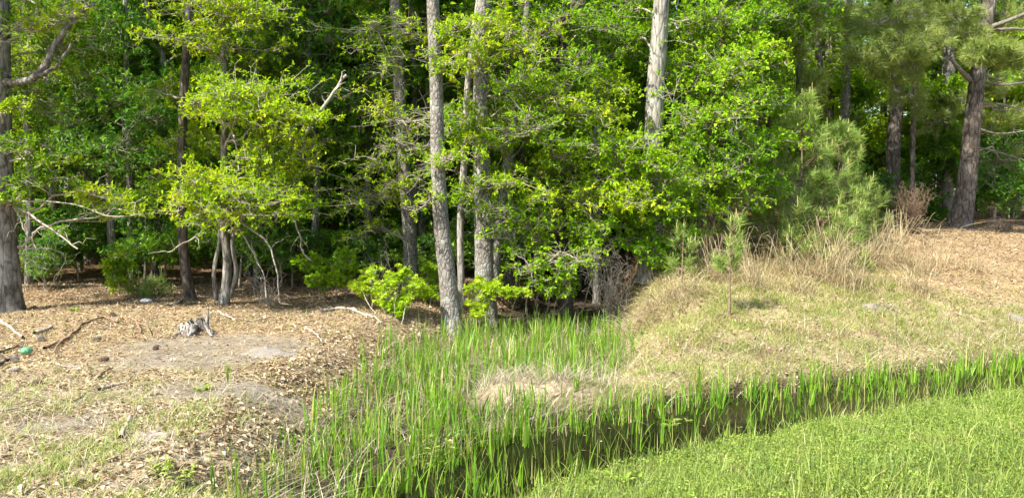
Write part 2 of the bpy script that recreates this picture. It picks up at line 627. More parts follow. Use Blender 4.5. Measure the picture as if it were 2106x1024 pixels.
STUMP = gnd(412, 688)
SAND = [(gnd(450, 712), 1.35, .8), (gnd(552, 722), .42, .30), (gnd(380, 740), .95, .5), (gnd(310, 895), .22, .14), (gnd(470, 800), .9, .35), (gnd(1800, 632), .4, .22), (gnd(100, 870), .5, .25)]
DARKSOIL = [(gnd(1420, 705), .7, .26), (gnd(1640, 680), .8, .2), (gnd(1560, 720), .6, .2), (gnd(1850, 690), .6, .2), (gnd(1480, 650), .4, .15), (gnd(620, 790), .5, .3), (gnd(60, 860), .5, .2), (gnd(560, 760), .7, .3)]


def sand_mask(x, y):
    k = 0 * x
    for c, rx, ry in SAND:
        k = np.maximum(k, sst(1.25, .55, np.hypot((x - c[0]) / rx, (y - c[1]) / ry) + .22 * waves(x, y, .35, 31)))
    return k


gx = grow(-9, 11, .065, -260, 260)
gy = grow(3.2, 15.5, .06, -40, 330)
GX, GY = np.meshgrid(gx, gy)
GZ = gz(GX, GY)
mk = masks(GX, GY)
sand = sand_mask(GX, GY)


def mixc(c, d, k):
    return c * (1 - k[..., None]) + np.array(d) * k[..., None]


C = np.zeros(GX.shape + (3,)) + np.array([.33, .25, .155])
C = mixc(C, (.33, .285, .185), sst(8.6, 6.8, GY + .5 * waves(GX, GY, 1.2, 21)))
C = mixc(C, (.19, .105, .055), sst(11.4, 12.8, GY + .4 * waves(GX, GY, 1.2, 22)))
C = mixc(C, (.30, .25, .14), mk['right'] * sst(15.5, 13, GY))
C = mixc(C, (.36, .26, .15), mk['right'] * sst(4.6, 6.5, GX) * sst(11, 12.4, GY) * sst(22, 17, GY))
C = mixc(C, (.225, .198, .158), .9 * sand)
for c, rx, ry in DARKSOIL:
    C = mixc(C, (.17, .115, .075), .75 * sst(1.2, .4, np.hypot((GX - c[0]) / rx, (GY - c[1]) / ry) + .25 * waves(GX, GY, .3, 33)))
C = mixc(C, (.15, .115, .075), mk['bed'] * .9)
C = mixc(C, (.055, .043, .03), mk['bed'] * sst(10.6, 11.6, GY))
isl = sst(1.25, .5, np.hypot((GX - ISLE[0]) / .8, (GY - ISLE[1]) / .45)) * mk['far']
C = mixc(C, (.42, .35, .24), isl)
C = mixc(C, (.13, .16, .045), mk['lawn'] * sst(.5, 1.0, mk['dm']))
C = mixc(C, (.050, .038, .025), sst(-.30, -.42, GZ) * (mk['dm'] < 3) * (1 - isl))
ny, nx = GX.shape
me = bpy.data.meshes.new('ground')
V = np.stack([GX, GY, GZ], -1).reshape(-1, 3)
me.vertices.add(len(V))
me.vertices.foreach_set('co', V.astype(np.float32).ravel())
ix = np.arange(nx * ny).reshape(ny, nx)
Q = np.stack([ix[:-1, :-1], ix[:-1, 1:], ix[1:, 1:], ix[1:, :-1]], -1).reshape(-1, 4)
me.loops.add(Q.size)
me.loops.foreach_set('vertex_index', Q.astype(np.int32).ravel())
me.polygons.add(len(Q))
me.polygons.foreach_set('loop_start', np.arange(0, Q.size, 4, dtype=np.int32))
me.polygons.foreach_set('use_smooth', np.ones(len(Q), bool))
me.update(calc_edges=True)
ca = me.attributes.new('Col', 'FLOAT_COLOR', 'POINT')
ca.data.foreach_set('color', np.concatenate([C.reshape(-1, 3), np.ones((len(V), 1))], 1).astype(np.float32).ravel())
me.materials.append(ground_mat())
ground = bpy.data.objects.new('ground', me)
COL.objects.link(ground)
tag(ground, 'uneven bank of soil, sand and litter with a ditch cut through it', 'ground', kind='structure')

m, nt, out = new_mat('ditch_water')
p = nt.nodes.new('ShaderNodeBsdfPrincipled')
p.inputs['Base Color'].default_value = (.006, .0055, .003, 1)
p.inputs['Roughness'].default_value = .04
p.inputs['IOR'].default_value = 1.33
tcn = nt.nodes.new('ShaderNodeTexCoord')
nn = nt.nodes.new('ShaderNodeTexNoise')
nn.inputs['Scale'].default_value = 7
nn.inputs['Detail'].default_value = 3
nt.links.new(tcn.outputs['Object'], nn.inputs[0])
bb = nt.nodes.new('ShaderNodeBump')
bb.inputs['Strength'].default_value = .12
bb.inputs['Distance'].default_value = .02
nt.links.new(nn.outputs['Fac'], bb.inputs['Height'])
nt.links.new(bb.outputs[0], p.inputs['Normal'])
nt.links.new(p.outputs[0], out.inputs[0])
M['water'] = m
wb = MB()
wx, wy = np.meshgrid(np.linspace(-6, 16, 45), np.linspace(2.0, 26, 49))
wi = np.arange(wx.size).reshape(wx.shape)
wb.add(np.stack([wx, wy, 0 * wx + WATER_Z], -1).reshape(-1, 3),
       np.concatenate([np.stack([wi[:-1, :-1], wi[:-1, 1:], wi[1:, 1:]], -1).reshape(-1, 3), np.stack([wi[:-1, :-1], wi[1:, 1:], wi[1:, :-1]], -1).reshape(-1, 3)]))
water = wb.build('water', M['water'], smooth=True)
tag(water, 'still dark water lying in the ditch', 'water', kind='structure')


# ------------------------------------------------------------------ trees
def trunk_relief(n, sides, amp, flare, length):
    th = np.linspace(0, 2 * np.pi, sides, endpoint=False)
    s = np.linspace(0, length, n)
    rel = np.ones((n, sides))
    for k in range(2, 7):
        ph = U(0, 6.28) + .6 * np.sin(s * U(.5, 1.5) + U(0, 6))
        rel += amp / k * 1.6 * np.sin(k * th[None] + ph[:, None])
    rel += rng.normal(0, amp * .35, (n, sides))
    lobes = 1 + .45 * np.sin(4 * th + U(0, 6)) + .3 * np.sin(3 * th + U(0, 6))
    rel += flare * np.exp(-s / .22)[:, None] * lobes[None]
    return rel


def make_trunk(parent, pts, rad, mat, sides=16, step=.07, amp=.05, flare=.45, name='trunk'):
    pts = np.asarray(pts)
    L = np.linalg.norm(np.diff(pts, axis=0), axis=1).sum()
    n = int(np.clip(L / step, 12, 160))
    P = smooth_path(pts, n)
    Rr = interp_path(rad, pts, n)
    V, F, A = tubes(P[None], Rr[None], sides, relief=trunk_relief(n, sides, amp, flare, L)[None])
    MB().add(V, F, A).build(name, mat, parent, smooth=True)
    return P, Rr


def clump(limb, leaves, start, c, r, dens=1.0, leaf=.075, wid=.45, kind='kite', flat=.38, bare=.0, tone=(.0, 1.0), r0=.022, up=.15, nsub=9, droop=.0):
    """a limb from the stem to the clump, side branches through its volume, twigs off those, and leaf rosettes on the twigs"""
    c, r = np.asarray(c, float), np.asarray(r, float)
    end = c + (c - start) * .05
    main = bent(start, end, 8, .10, .025)
    Ln = np.linalg.norm(end - start)
    limb.add(*tubes(main, np.linspace(r0, .006, 8)[None], 5))
    size = r.mean() / .45
    m = max(3, int(nsub * dens * np.clip(size, .35, 1.3)))
    q = rng.normal(0, 1, (m, 3))
    q = (unit(q) * U(.25, 1.0, (m, 1)) ** .6 * .75 + rng.normal(0, .36, (m, 3))) * np.where(U(0, 1, (m, 1)) < .25, 1.65, 1.0) * r + c
    q[:, 2] -= droop * r[2] * U(0, 1, m)
    pi = rng.integers(3, 8, m)
    sub = bent(main[0, pi], q, 6, .14, .05)
    limb.add(*tubes(sub[:, [0, 2, 4, 5]], np.linspace(.008, .003, 4)[None].repeat(m, 0), 3))
    per = 17
    k = rng.integers(1, 6, (m, per))
    base = np.take_along_axis(sub, k[:, :, None].repeat(3, 2), 1).reshape(-1, 3)
    nt_ = len(base)
    d = rng.normal(0, 1, (nt_, 3)) * np.array([1, 1, flat])
    d[:, 2] += up
    d = unit(d + .5 * unit(base - c))
    tl = U(.10, .42, nt_) * np.clip(size, .35, 1.3)
    tip = base + d * tl[:, None]
    tw = bent(base, tip, 3, .12, .06)
    limb.add(*tubes(tw, np.linspace(.0042, .0018, 3)[None].repeat(nt_, 0), 3))
    keep = U(0, 1, nt_) > bare
    tw, tip, d = tw[keep], tip[keep], d[keep]
    tone_c = U(tone[0], tone[1])
    for pos, cnt in ((tip, 6), (tw[:, 1] * .4 + tip * .6, 3), (tw[:, 1], 2)):
        n = len(pos)
        P = np.repeat(pos, cnt, 0) + rng.normal(0, .008, (n * cnt, 3))
        D = np.repeat(d, cnt, 0)
        perp = unit(np.cross(D, rng.normal(0, 1, D.shape)))
        D = unit(D * U(.1, .9, (len(D), 1)) + perp * U(.5, 1.0, (len(D), 1)) + np.array([0, 0, .10]))
        Nn = unit(np.array([0, 0, 1.0]) + rng.normal(0, .45, D.shape))
        L = leaf * U(.4, 1.35, len(D))
        rn = np.clip(np.repeat(rng.normal(tone_c, .18, n), cnt) + rng.normal(0, .14, len(D)), 0, 1)
        if kind == 'star':
            leaves.add(*stars(P, D, Nn, L, rn))
        else:
            leaves.add(*kites(P, D, Nn, L, L * wid, rn))


def canopy(leaves, c, r, n, leaf=.17, tone=.5):
    """the high crown above the picture: leaf sprays through an uneven volume, gathered in clumps"""
    c, r = np.asarray(c, float), np.asarray(r, float)
    m = max(8, n // 60)
    q = unit(rng.normal(0, 1, (m, 3))) * U(.2, 1, (m, 1)) ** .5 * r + c
    P = np.repeat(q, 60, 0) + rng.normal(0, 1, (m * 60, 3)) * np.array([.42, .42, .24])
    D = unit(rng.normal(0, 1, P.shape) * np.array([1, 1, .5]))
    Nn = unit(np.array([0, 0, 1.0]) + rng.normal(0, .6, D.shape))
    L = leaf * U(.6, 1.2, len(P))
    leaves.add(*kites(P, D, Nn, L, L * .55, np.clip(rng.normal(tone, .2, len(P)), 0, 1)))


def nearest_on(P, target, drop=.25):
    """where on the stem a limb that reaches the target leaves it: lower down than the target"""
    h = target[2] - drop * np.linalg.norm((target - P.mean(0))[:2])
    return P[np.argmin(np.abs(P[:, 2] - h))]


BASES = {}


def tree(name, label, cat, trunk_px, Y, widths, clumps=(), mat='bark_oak', leafmat='oak', top=13.0, crown=2600, crown_r=(2.7, 2.2, 2.4),
         sides=16, leaf=.068, wid=.40, kind='kite', stems=(), dead=(), group=None, crown_dy=1.0, **kw):
    """trunk_px: first point (px, None) stands on the ground, then (px, py); widths in photo pixels. clumps: (px, py, rx, ry, dY, opts)"""
    b = at(trunk_px[0][0], 600, Y)
    b[2] = gz(b[0], b[1])
    t = thing(name, label, cat, b, group)
    sc = Y / FPX
    pts = [b - np.array([0, 0, .12])] + [at(x, y, Y) for x, y in trunk_px[1:]]
    rad = [w * sc / 2 for w in widths]
    v = pts[-1] - pts[-2]
    v = v / max(v[2], .1)
    h = top - pts[-1][2]
    if h > .3:
        v2 = np.array([v[0] * .45, v[1] * .45, 1.0])
        pts += [pts[-1] + v2 * h * .4, pts[-1] + v2 * h * .4 + np.array([v2[0] * .3, 0, 1.0]) * h * .6]
        rad += [rad[-1] * .75, rad[-1] * .25]
    P, _r = make_trunk(t, pts, rad, M[mat], sides)
    for sp, sw in stems:
        q = [at(x, y, Y) for x, y in sp]
        make_trunk(t, q, [w * sc / 2 for w in sw], M[mat], 12, flare=.1, name='stem')
    lv = MB()
    for cl in clumps:
        px, py, rx, ry = cl[:4]
        dY = cl[4] if len(cl) > 4 else 0.0
        o = dict(leaf=leaf, wid=wid, kind=kind)
        o.update(kw)
        if len(cl) > 5: o.update(cl[5])
        yy = Y + dY
        c = at(px, py, yy)
        r = np.array([rx * 1.12, (rx + ry) / 2, ry * .82]) * yy / FPX
        lb = MB()
        clump(lb, lv, nearest_on(P, c), c, r, **o)
        lb.build('limb', M['twig'], t)
    for poly, w0, w1, mt in dead:
        pp = np.array([at(x, y, Y + dy) for x, y, dy in poly])
        n = 14
        q = smooth_path(pp, n) + rng.normal(0, .006, (n, 3))
        lb = MB().add(*tubes(q[None], np.linspace(w0, w1, n)[None] * sc / 2, 6))
        k = rng.integers(4, n, 5)
        lb.add(*tubes(bent(q[k], q[k] + rng.normal(0, .14, (5, 3)), 5, .1, .06), np.linspace(w1 * sc / 2, .002, 5)[None].repeat(5, 0), 3))
        lb.build('bare_branch', M[mt], t, smooth=True)
    if crown:
        hi = pts[-1]
        canopy(lv, (hi[0], hi[1] + crown_dy, top - 2.0), crown_r, crown)
        lbm = MB()
        k = 7
        s = P[rng.integers(int(len(P) * .62), len(P) - 2, k)]
        e = np.array([hi[0], hi[1] + crown_dy, top - 2.0]) + unit(rng.normal(0, 1, (k, 3))) * np.array(crown_r) * .85
        lbm.add(*tubes(bent(s, e, 6, .1, .04), np.linspace(.045, .012, 6)[None].repeat(k, 0), 4))
        lbm.build('limb', M['twig'], t)
    if lv.n:
        lv.build('crown', M[leafmat], t)
    return t


# --- the trees along the edge, from one side of the picture to the other
tree('oak_tree', 'lichen-spotted oak with a gnarled bare bough, at the edge beside the fallen sticks', 'tree',
     [(22, None), (18, 540), (10, 380), (6, 200), (4, 0)], 11.2, [44, 40, 36, 32, 28],
     [(45, 60, 70, 55, -.2), (140, 35, 60, 35, -.4, dict(tone=(.8, 1))), (70, 305, 60, 24, -.4), (100, 378, 70, 20, -.3), (105, 205, 80, 45, .5), (30, 225, 32, 20, -.5),
      (215, 415, 70, 20, -.4, dict(nsub=6)), (265, 438, 60, 12, -.4, dict(nsub=4)), (160, 110, 70, 40, .6), (60, 130, 60, 40, .8), (30, 420, 40, 22, -.2, dict(bare=.4))],
     'bark_oak', 'oak', top=12, crown=3000, crown_dy=.8, bare=.22,
     dead=[([(4, 168, 0), (62, 165, -.3), (95, 135, -.35), (112, 95, -.3), (150, 40, -.3), (195, 8, -.2)], 17, 9, 'bark_oak'),
           ([(92, 135, -.35), (75, 155, -.3), (112, 140, -.5), (150, 90, -.6)], 9, 5, 'bark_oak'),
           ([(25, 418, 0), (75, 450, -.2), (120, 482, -.3), (158, 512, -.4)], 6, 3, 'twig_pale'),
           ([(20, 420, 0), (60, 414, -.2), (150, 420, -.3), (225, 445, -.4), (285, 441, -.5)], 4, 2, 'twig'),
           ([(25, 420, 0), (40, 445, -.15), (52, 478, -.2)], 4, 2, 'twig'),
           ([(95, 465, -.3), (70, 478, -.35), (68, 500, -.3), (75, 510, -.3)], 5, 2, 'twig_pale'),
           ([(35, 510, 0), (100, 512, .1), (130, 520, .2)], 4, 2, 'twig_pale'),
           ([(38, 520, 0), (70, 545, .1), (95, 553, .1)], 4, 2, 'twig_pale')])

tree('oak_tree', 'unseen oak added beyond the picture edge to shade the ground and dapple the lichen-spotted oak', 'tree', [(-560, None), (-565, 300), (-560, 0)], 9.4, [50, 44, 40], [], 'bark_oak', 'oak', top=9.5, crown=3600, crown_r=(3.0, 2.0, 2.6), crown_dy=.9)  # out of view, added so its crown shades the ground at the wood's edge
tree('pine_tree', 'thick dark pine trunk behind blue-green oak leaves, in the shade', 'tree',
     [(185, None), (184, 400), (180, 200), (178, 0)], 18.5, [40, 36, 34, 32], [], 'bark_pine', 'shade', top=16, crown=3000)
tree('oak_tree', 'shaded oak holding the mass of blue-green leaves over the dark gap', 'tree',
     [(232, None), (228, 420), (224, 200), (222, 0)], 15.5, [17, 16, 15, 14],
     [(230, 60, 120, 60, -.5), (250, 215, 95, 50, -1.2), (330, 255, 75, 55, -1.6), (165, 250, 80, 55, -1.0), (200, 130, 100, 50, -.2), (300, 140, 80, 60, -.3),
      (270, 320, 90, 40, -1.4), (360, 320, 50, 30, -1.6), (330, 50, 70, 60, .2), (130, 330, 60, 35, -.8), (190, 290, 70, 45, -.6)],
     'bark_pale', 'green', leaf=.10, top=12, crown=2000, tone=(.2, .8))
tree('oak_tree', 'slim pale stem standing just behind the blue-green leaves', 'tree', [(272, None), (268, 420), (262, 200), (258, 0)], 14.6, [14, 13, 11, 9], [(280, 100, 60, 50, .2), (220, 180, 50, 30, 0)], 'bark_oak', 'green', top=10, crown=1500)
tree('oak_tree', 'thin grey stem seen past the gnarled bare bough', 'tree', [(112, None), (108, 300), (100, 100), (98, 0)], 17.5, [19, 17, 15, 15], [(110, 40, 60, 60, -.6), (90, 250, 60, 50, -.5), (70, 350, 50, 30, -.5)], 'bark_oak', 'oak', top=12, crown=2000)

tree('oak_tree', 'slanting dark stem behind the hollow stump', 'tree', [(395, None), (380, 540), (374, 400), (378, 200), (390, 0)], 12.1, [22, 20, 18, 17, 15],
     [(390, 300, 60, 45, .2), (330, 190, 50, 40, .3), (400, 180, 50, 40, .5), (350, 380, 40, 30, 0)], 'bark_dark', 'oak', top=11, crown=2400, crown_dy=1.0)
tree('oak_tree', 'bright yellow-green young oak with twisted grey stems above the hollow stump', 'tree',
     [(458, None), (468, 545), (458, 440), (462, 300), (460, 150), (456, 0)], 11.7, [21, 18, 16, 15, 14, 12],
     [(430, 30, 85, 42, -.5), (415, 105, 60, 34, -.5), (515, 190, 100, 38, -.8), (600, 235, 65, 40, -.8), (450, 215, 70, 34, -.6), (420, 425, 85, 42, -1.0), (560, 345, 75, 40, -.7),
      (365, 410, 42, 34, -.9), (495, 395, 85, 40, -1.0), (645, 245, 36, 30, -.7), (480, 440, 80, 26, -1.0), (590, 300, 65, 34, -.6), (530, 240, 90, 30, -.9), (400, 385, 60, 26, -1.1), (610, 370, 45, 30, -.5),
      (520, 30, 70, 40, -.2), (570, 420, 60, 24, -.6, dict(tone=(.2, .5))), (640, 430, 50, 14, -.6, dict(tone=(.2, .5), nsub=5))],
     'bark_oak', 'yellow', leaf=.062, top=9.5, crown=2200, crown_r=(2.2, 1.8, 2), crown_dy=1.2, nsub=12, tone=(.5, 1),
     stems=[([(445, 618), (440, 560), (452, 490), (448, 430), (430, 380)], [9, 8, 8, 7, 5]), ([(472, 612), (486, 560), (478, 500), (492, 430), (480, 330)], [9, 9, 8, 7, 5])],
     dead=[([(606, 305, -.4), (640, 255, -.4), (672, 210, -.4), (711, 155, -.3)], 9, 6, 'twig_pale'),
           ([(480, 450, 0), (510, 500, -.6), (540, 560, -.8), (548, 612, -.9)], 5, 2, 'twig_pale'), ([(500, 460, -.3), (550, 500, -.8), (570, 560, -.9), (575, 622, -.9)], 5, 2, 'twig_pale'),
           ([(590, 420, -.5), (615, 480, -.6), (622, 520, -.6), (640, 535, -.6)], 4, 2, 'twig_pale'), ([(440, 450, -.4), (400, 490, -.7), (370, 505, -.8), (345, 520, -.8)], 5, 2, 'twig_pale'),
           ([(470, 250, 0), (485, 300, -.5), (492, 350, -.6)], 4, 3, 'twig_pale')])

tree('oak_tree', 'dark straight trunk with a pale foot, alone in the gap', 'tree', [(683, None), (678, 420), (676, 250), (672, 0)], 17.0, [36, 33, 31, 28],
     [(600, 55, 90, 55, -3.0), (690, 105, 75, 55, -2.6), (720, 225, 65, 45, -2.6), (655, 175, 60, 40, -2.8), (580, 120, 70, 45, -2.8), (740, 60, 60, 50, -2.4), (690, 290, 50, 30, -2.4), (770, 160, 60, 40, -2.2)],
     'bark_dark', 'green', leaf=.085, top=14, crown=2800, tone=(.4, 1))
tree('hornbeam_tree', 'grey trunk with drooping half-bare twigs, next to the tall leaning tree', 'tree', [(845, None), (842, 480), (830, 330), (820, 150), (812, 0)], 13.6, [30, 27, 25, 23, 20],
     [(790, 115, 75, 45, -.8), (760, 55, 65, 45, -.6), (870, 250, 85, 34, -1.2), (765, 325, 65, 32, -.8), (820, 290, 80, 28, -1.1), (850, 60, 60, 50, -.5), (780, 220, 60, 40, -.9), (720, 400, 50, 40, -.8, dict(bare=.6)),
      (800, 380, 60, 40, -.9, dict(bare=.55)), (880, 330, 60, 40, -1.1, dict(bare=.6)), (740, 470, 40, 30, -.6, dict(bare=.5))],
     'bark_main', 'yellow', leaf=.06, top=12, crown=2600, bare=.45, droop=.9, tone=(.3, .9))
tree('gum_tree', 'tall grey tree leaning over the head of the green reeds', 'tree',
     [(932, None), (921, 580), (908, 470), (900, 330), (897, 180), (890, 0)], 11.3, [43, 38, 33, 30, 28, 26],
     [(925, 130, 50, 34, -.3, dict(bare=.3)), (955, 60, 45, 36, -.2), (930, 330, 50, 30, -.4, dict(bare=.5)), (870, 420, 45, 26, -.3, dict(bare=.6))],
     'bark_main', 'yellow', sides=22, leaf=.06, top=14, crown=3000, tone=(.3, .8))
tree('gum_tree', 'thin curved sapling stem between the two largest grey trunks', 'tree', [(950, None), (947, 460), (955, 330), (962, 180), (976, 60), (985, 0)], 12.4, [15, 14, 14, 13, 12, 12],
     [(960, 250, 50, 46, -.4, dict(bare=.3)), (970, 400, 40, 40, -.3, dict(bare=.5)), (985, 120, 50, 40, -.5)], 'bark_pale', 'yellow', top=9, crown=1400, leaf=.065)
tree('gum_tree', 'stout fluted twin-stemmed tree at the mouth of the dark hollow', 'tree',
     [(1000, None), (996, 500), (992, 350), (990, 180), (993, 60), (996, 0)], 12.3, [48, 40, 36, 34, 32, 30],
     [(1060, 175, 75, 50, -.6), (1085, 280, 75, 50, -.8), (1050, 60, 65, 52, -.4), (960, 245, 50, 40, -.4), (1045, 375, 60, 46, -.8, dict(bare=.3)), (1010, 300, 50, 36, -.7, dict(bare=.4)), (1110, 100, 60, 50, -.5),
      (1020, 430, 60, 30, -.6, dict(bare=.4)), (1120, 200, 60, 50, -.6)],
     'bark_main', 'yellow', sides=20, top=14, crown=3000, tone=(.2, .9), leaf=.066, bare=.25,
     stems=[([(1012, 600), (1022, 500), (1035, 400), (1055, 260), (1075, 120), (1085, 0)], [26, 24, 22, 18, 15, 12])])
tree('oak_tree', 'leafy tree bulging out over the dark hollow, with a black leaning bough', 'tree',
     [(1165, None), (1150, 420), (1135, 260), (1150, 120), (1185, 0)], 12.9, [30, 26, 24, 22, 20],
     [(1150, 55, 85, 52, -.6), (1205, 150, 85, 52, -.8), (1135, 325, 75, 52, -.9), (1215, 240, 85, 52, -1.0), (1260, 325, 70, 60, -1.0), (1185, 420, 75, 46, -1.0), (1285, 400, 75, 42, -1.0), (1110, 440, 60, 40, -.8),
      (1240, 60, 60, 52, -.3), (1262, 190, 46, 50, -.3), (1230, 310, 70, 40, -1.3), (1340, 370, 55, 40, -.9), (1370, 440, 50, 30, -.8), (1240, 470, 60, 26, -.9), (1345, 345, 50, 30, -1.3), (1325, 415, 55, 28, -1.4), (1375, 320, 36, 22, -1.2), (1170, 250, 60, 40, -.5), (1100, 360, 50, 40, -.6)],
     'bark_dark', 'yellow', top=10, crown=2000, tone=(.05, .8), leaf=.068, wid=.45,
     dead=[([(1080, 100, -.5), (1120, 60, -.6), (1160, 40, -.6), (1200, 0, -.5)], 16, 12, 'bark_dark'), ([(1110, 260, -.5), (1180, 165, -.7), (1190, 110, -.7)], 9, 5, 'twig')])
tree('sycamore_tree', 'broad pale trunk rising clear above the leafy hollow', 'tree', [(1338, None), (1342, 400), (1345, 280), (1350, 150), (1357, 60), (1360, 0)], 12.5, [44, 40, 37, 34, 32, 30],
     [(1285, 95, 50, 50, 1.2), (1425, 50, 50, 40, 1.2), (1440, 140, 50, 50, 1.2), (1280, 30, 50, 30, 1.2)], 'bark_pale', 'maple', sides=18, top=15, crown=3000, tone=(.2, .8))
tree('pine_tree', 'slim reddish pine beside the broad pale trunk', 'tree', [(1385, None), (1386, 300), (1395, 150), (1402, 0)], 16.2, [17, 15, 14, 13], [], 'bark_pine', 'shade', top=14, crown=1800)
tree('maple_tree', 'dense fresh-green maple filling the edge next to the pine thicket', 'tree',
     [(1475, None), (1472, 420), (1465, 300), (1480, 150), (1490, 0)], 13.2, [16, 14, 13, 11, 9],
     [(1480, 55, 90, 52, -.4), (1500, 155, 95, 56, -.7), (1465, 255, 90, 56, -.8), (1545, 225, 60, 52, -.6), (1415, 290, 62, 50, -.9), (1535, 335, 70, 52, -.8), (1455, 375, 75, 46, -1.0), (1575, 125, 45, 52, -.4),
      (1390, 405, 55, 36, -1.0), (1560, 50, 50, 40, -.2), (1430, 180, 50, 46, -.4), (1590, 290, 34, 40, -.5), (1520, 400, 60, 36, -.9), (1450, 440, 50, 30, -.9), (1570, 390, 40, 40, -.7), (1432, 100, 36, 40, 0)],
     'twig_brown', 'maple', leaf=.062, wid=.58, top=9, crown=1800, nsub=11, tone=(.1, .8))

# --- second row: leafier trees just behind the edge
SECOND = [(60, 14.2, 'oak', 'oak', 'leafy oak in the second row behind the lichen-spotted oak'), (318, 15.0, 'oak', 'green', 'deep green oak in the second row, between blue-green and yellow-green leaves'),
          (528, 14.0, 'oak', 'oak', 'leafy oak directly behind the yellow-green young oak'), (640, 14.6, 'green', 'green', 'deep green tree around the top of the leaning bleached branch'), (752, 15.2, 'oak', 'maple', 'leafy tree filling the gap left of the drooping twigs'),
          (868, 15.4, 'oak', 'oak', 'leafy tree behind the tall leaning grey tree'), (1045, 14.6, 'oak', 'oak', 'leafy tree behind the twin-stemmed tree'), (1228, 14.8, 'oak', 'maple', 'bright leafy tree behind the dark leaning bough'),
          (1318, 16.4, 'oak', 'maple', 'leafy tree behind the broad pale trunk'), (1440, 15.6, 'oak', 'maple', 'leafy tree behind the slim reddish pine'), (1575, 15.2, 'oak', 'maple', 'leafy tree between the maple and the pine bough')]
for px, Y, _k, lm, lab in SECOND:
    cl = []
    for j in range(11):
        rx, ry = U(55, 85), U(38, 55)
        cl.append((px + rng.normal(0, 62), -25 + 36 * j + rng.normal(0, 18), rx * (1 - .03 * j), ry * (1 - .03 * j), U(-.7, .7), dict(bare=.12)))
    tree('oak_tree', lab, 'tree', [(px, None), (px + rng.normal(0, 8), 350), (px + rng.normal(0, 10), 150), (px + rng.normal(0, 12), 0)], Y, [16, 14, 12, 10], cl, 'bark_oak', lm, top=11, crown=2200, leaf=.08, wid=.45, tone=(.1, .8), nsub=6)

# --- the pines of the far bank
def pine_tufts(nb, ends, dirs, n=70, L=.17, W=.0035, brush=.16, tone=.5):
    k = len(ends)
    ax = np.repeat(dirs, n, 0)
    P = np.repeat(ends, n, 0) - ax * (U(0, 1, (k * n, 1)) ** 1.3 * brush)
    perp = unit(np.cross(ax, rng.normal(0, 1, ax.shape)))
    th = U(.25, 1.15, (k * n, 1))
    D = unit(ax * np.cos(th) + perp * np.sin(th))
    tn = np.repeat(rng.normal(tone, .15, k), n)
    nb.add(*needles(P, D, L * U(.7, 1.15, k * n), W, np.clip(tn + rng.normal(0, .1, k * n), 0, 1)))


def sapling_pine(name, label, base, h, spread, whorls, per=5, L=.17, n=38, group=None, mat='needle', W=.0075, candles=True, bare=.12):
    t = thing(name, label, 'pine', base, group)
    lean = rng.normal(0, .03, 2)
    pts = [base - np.array([0, 0, .05]), base + np.array([lean[0] * h * .5, lean[1] * h * .5, h * .5]), base + np.array([lean[0] * h, lean[1] * h, h])]
    P, _ = make_trunk(t, pts, [.007 + .008 * h, .004 + .005 * h, .004], M['twig_brown'], 8, .1, .03, .2)
    lb, nb, cb = MB(), MB(), MB()
    ends, dirs, cand = [P[-1]], [np.array([0, 0, 1.0])], [P[-1]]
    for w in range(whorls):
        f = bare + (1 - bare) * (w + .3) / whorls
        s = P[int(f * (len(P) - 1))]
        ln = spread * (1 - f) ** .7 + .12
        for q in range(per):
            az = U(0, 6.283)
            el = .25 + .75 * f + rng.normal(0, .12)
            e = s + ln * U(.7, 1.15) * np.array([math.cos(az) * math.cos(el), math.sin(az) * math.cos(el), math.sin(el)])
            b = bent(s, e, 5, -.12, .03)[0]
            lb.add(*tubes(b[None], np.linspace(.009, .004, 5)[None], 4))
            dv = unit(b[-1] - b[-2] + np.array([0, 0, .1]))
            ends.append(b[-1]); dirs.append(dv); cand.append(b[-1])
            if ln > .25:
                for kk in (2, 3):
                    e2 = b[kk] + unit(dv + rng.normal(0, .7, 3)) * ln * .35
                    lb.add(*tubes(bent(b[kk], e2, 3, -.1, .03), np.array([[.005, .004, .003]]), 3))
                    ends.append(e2); dirs.append(unit(e2 - b[kk] + np.array([0, 0, .1])))
    ends, dirs = np.array(ends), np.array(dirs)
    pine_tufts(nb, ends, dirs, n, L, W)
    lb.build('branch', M['twig_brown'], t)
    nb.build('needles', M[mat], t)
    if candles:
        cd = np.array(cand)[U(0, 1, len(cand)) < .6]
        cd = np.vstack([cd, P[-1:]])
        top = cd + np.array([0, 0, 1.0]) * U(.08, .17, (len(cd), 1)) + rng.normal(0, .01, cd.shape)
        for c0, c1 in zip(cd, top):
            MB().add(*tubes(bent(c0, c1, 3, .02, .01), np.array([[.007, .007, .003]]), 4)).build('candle', M['candle'], t)
    return t


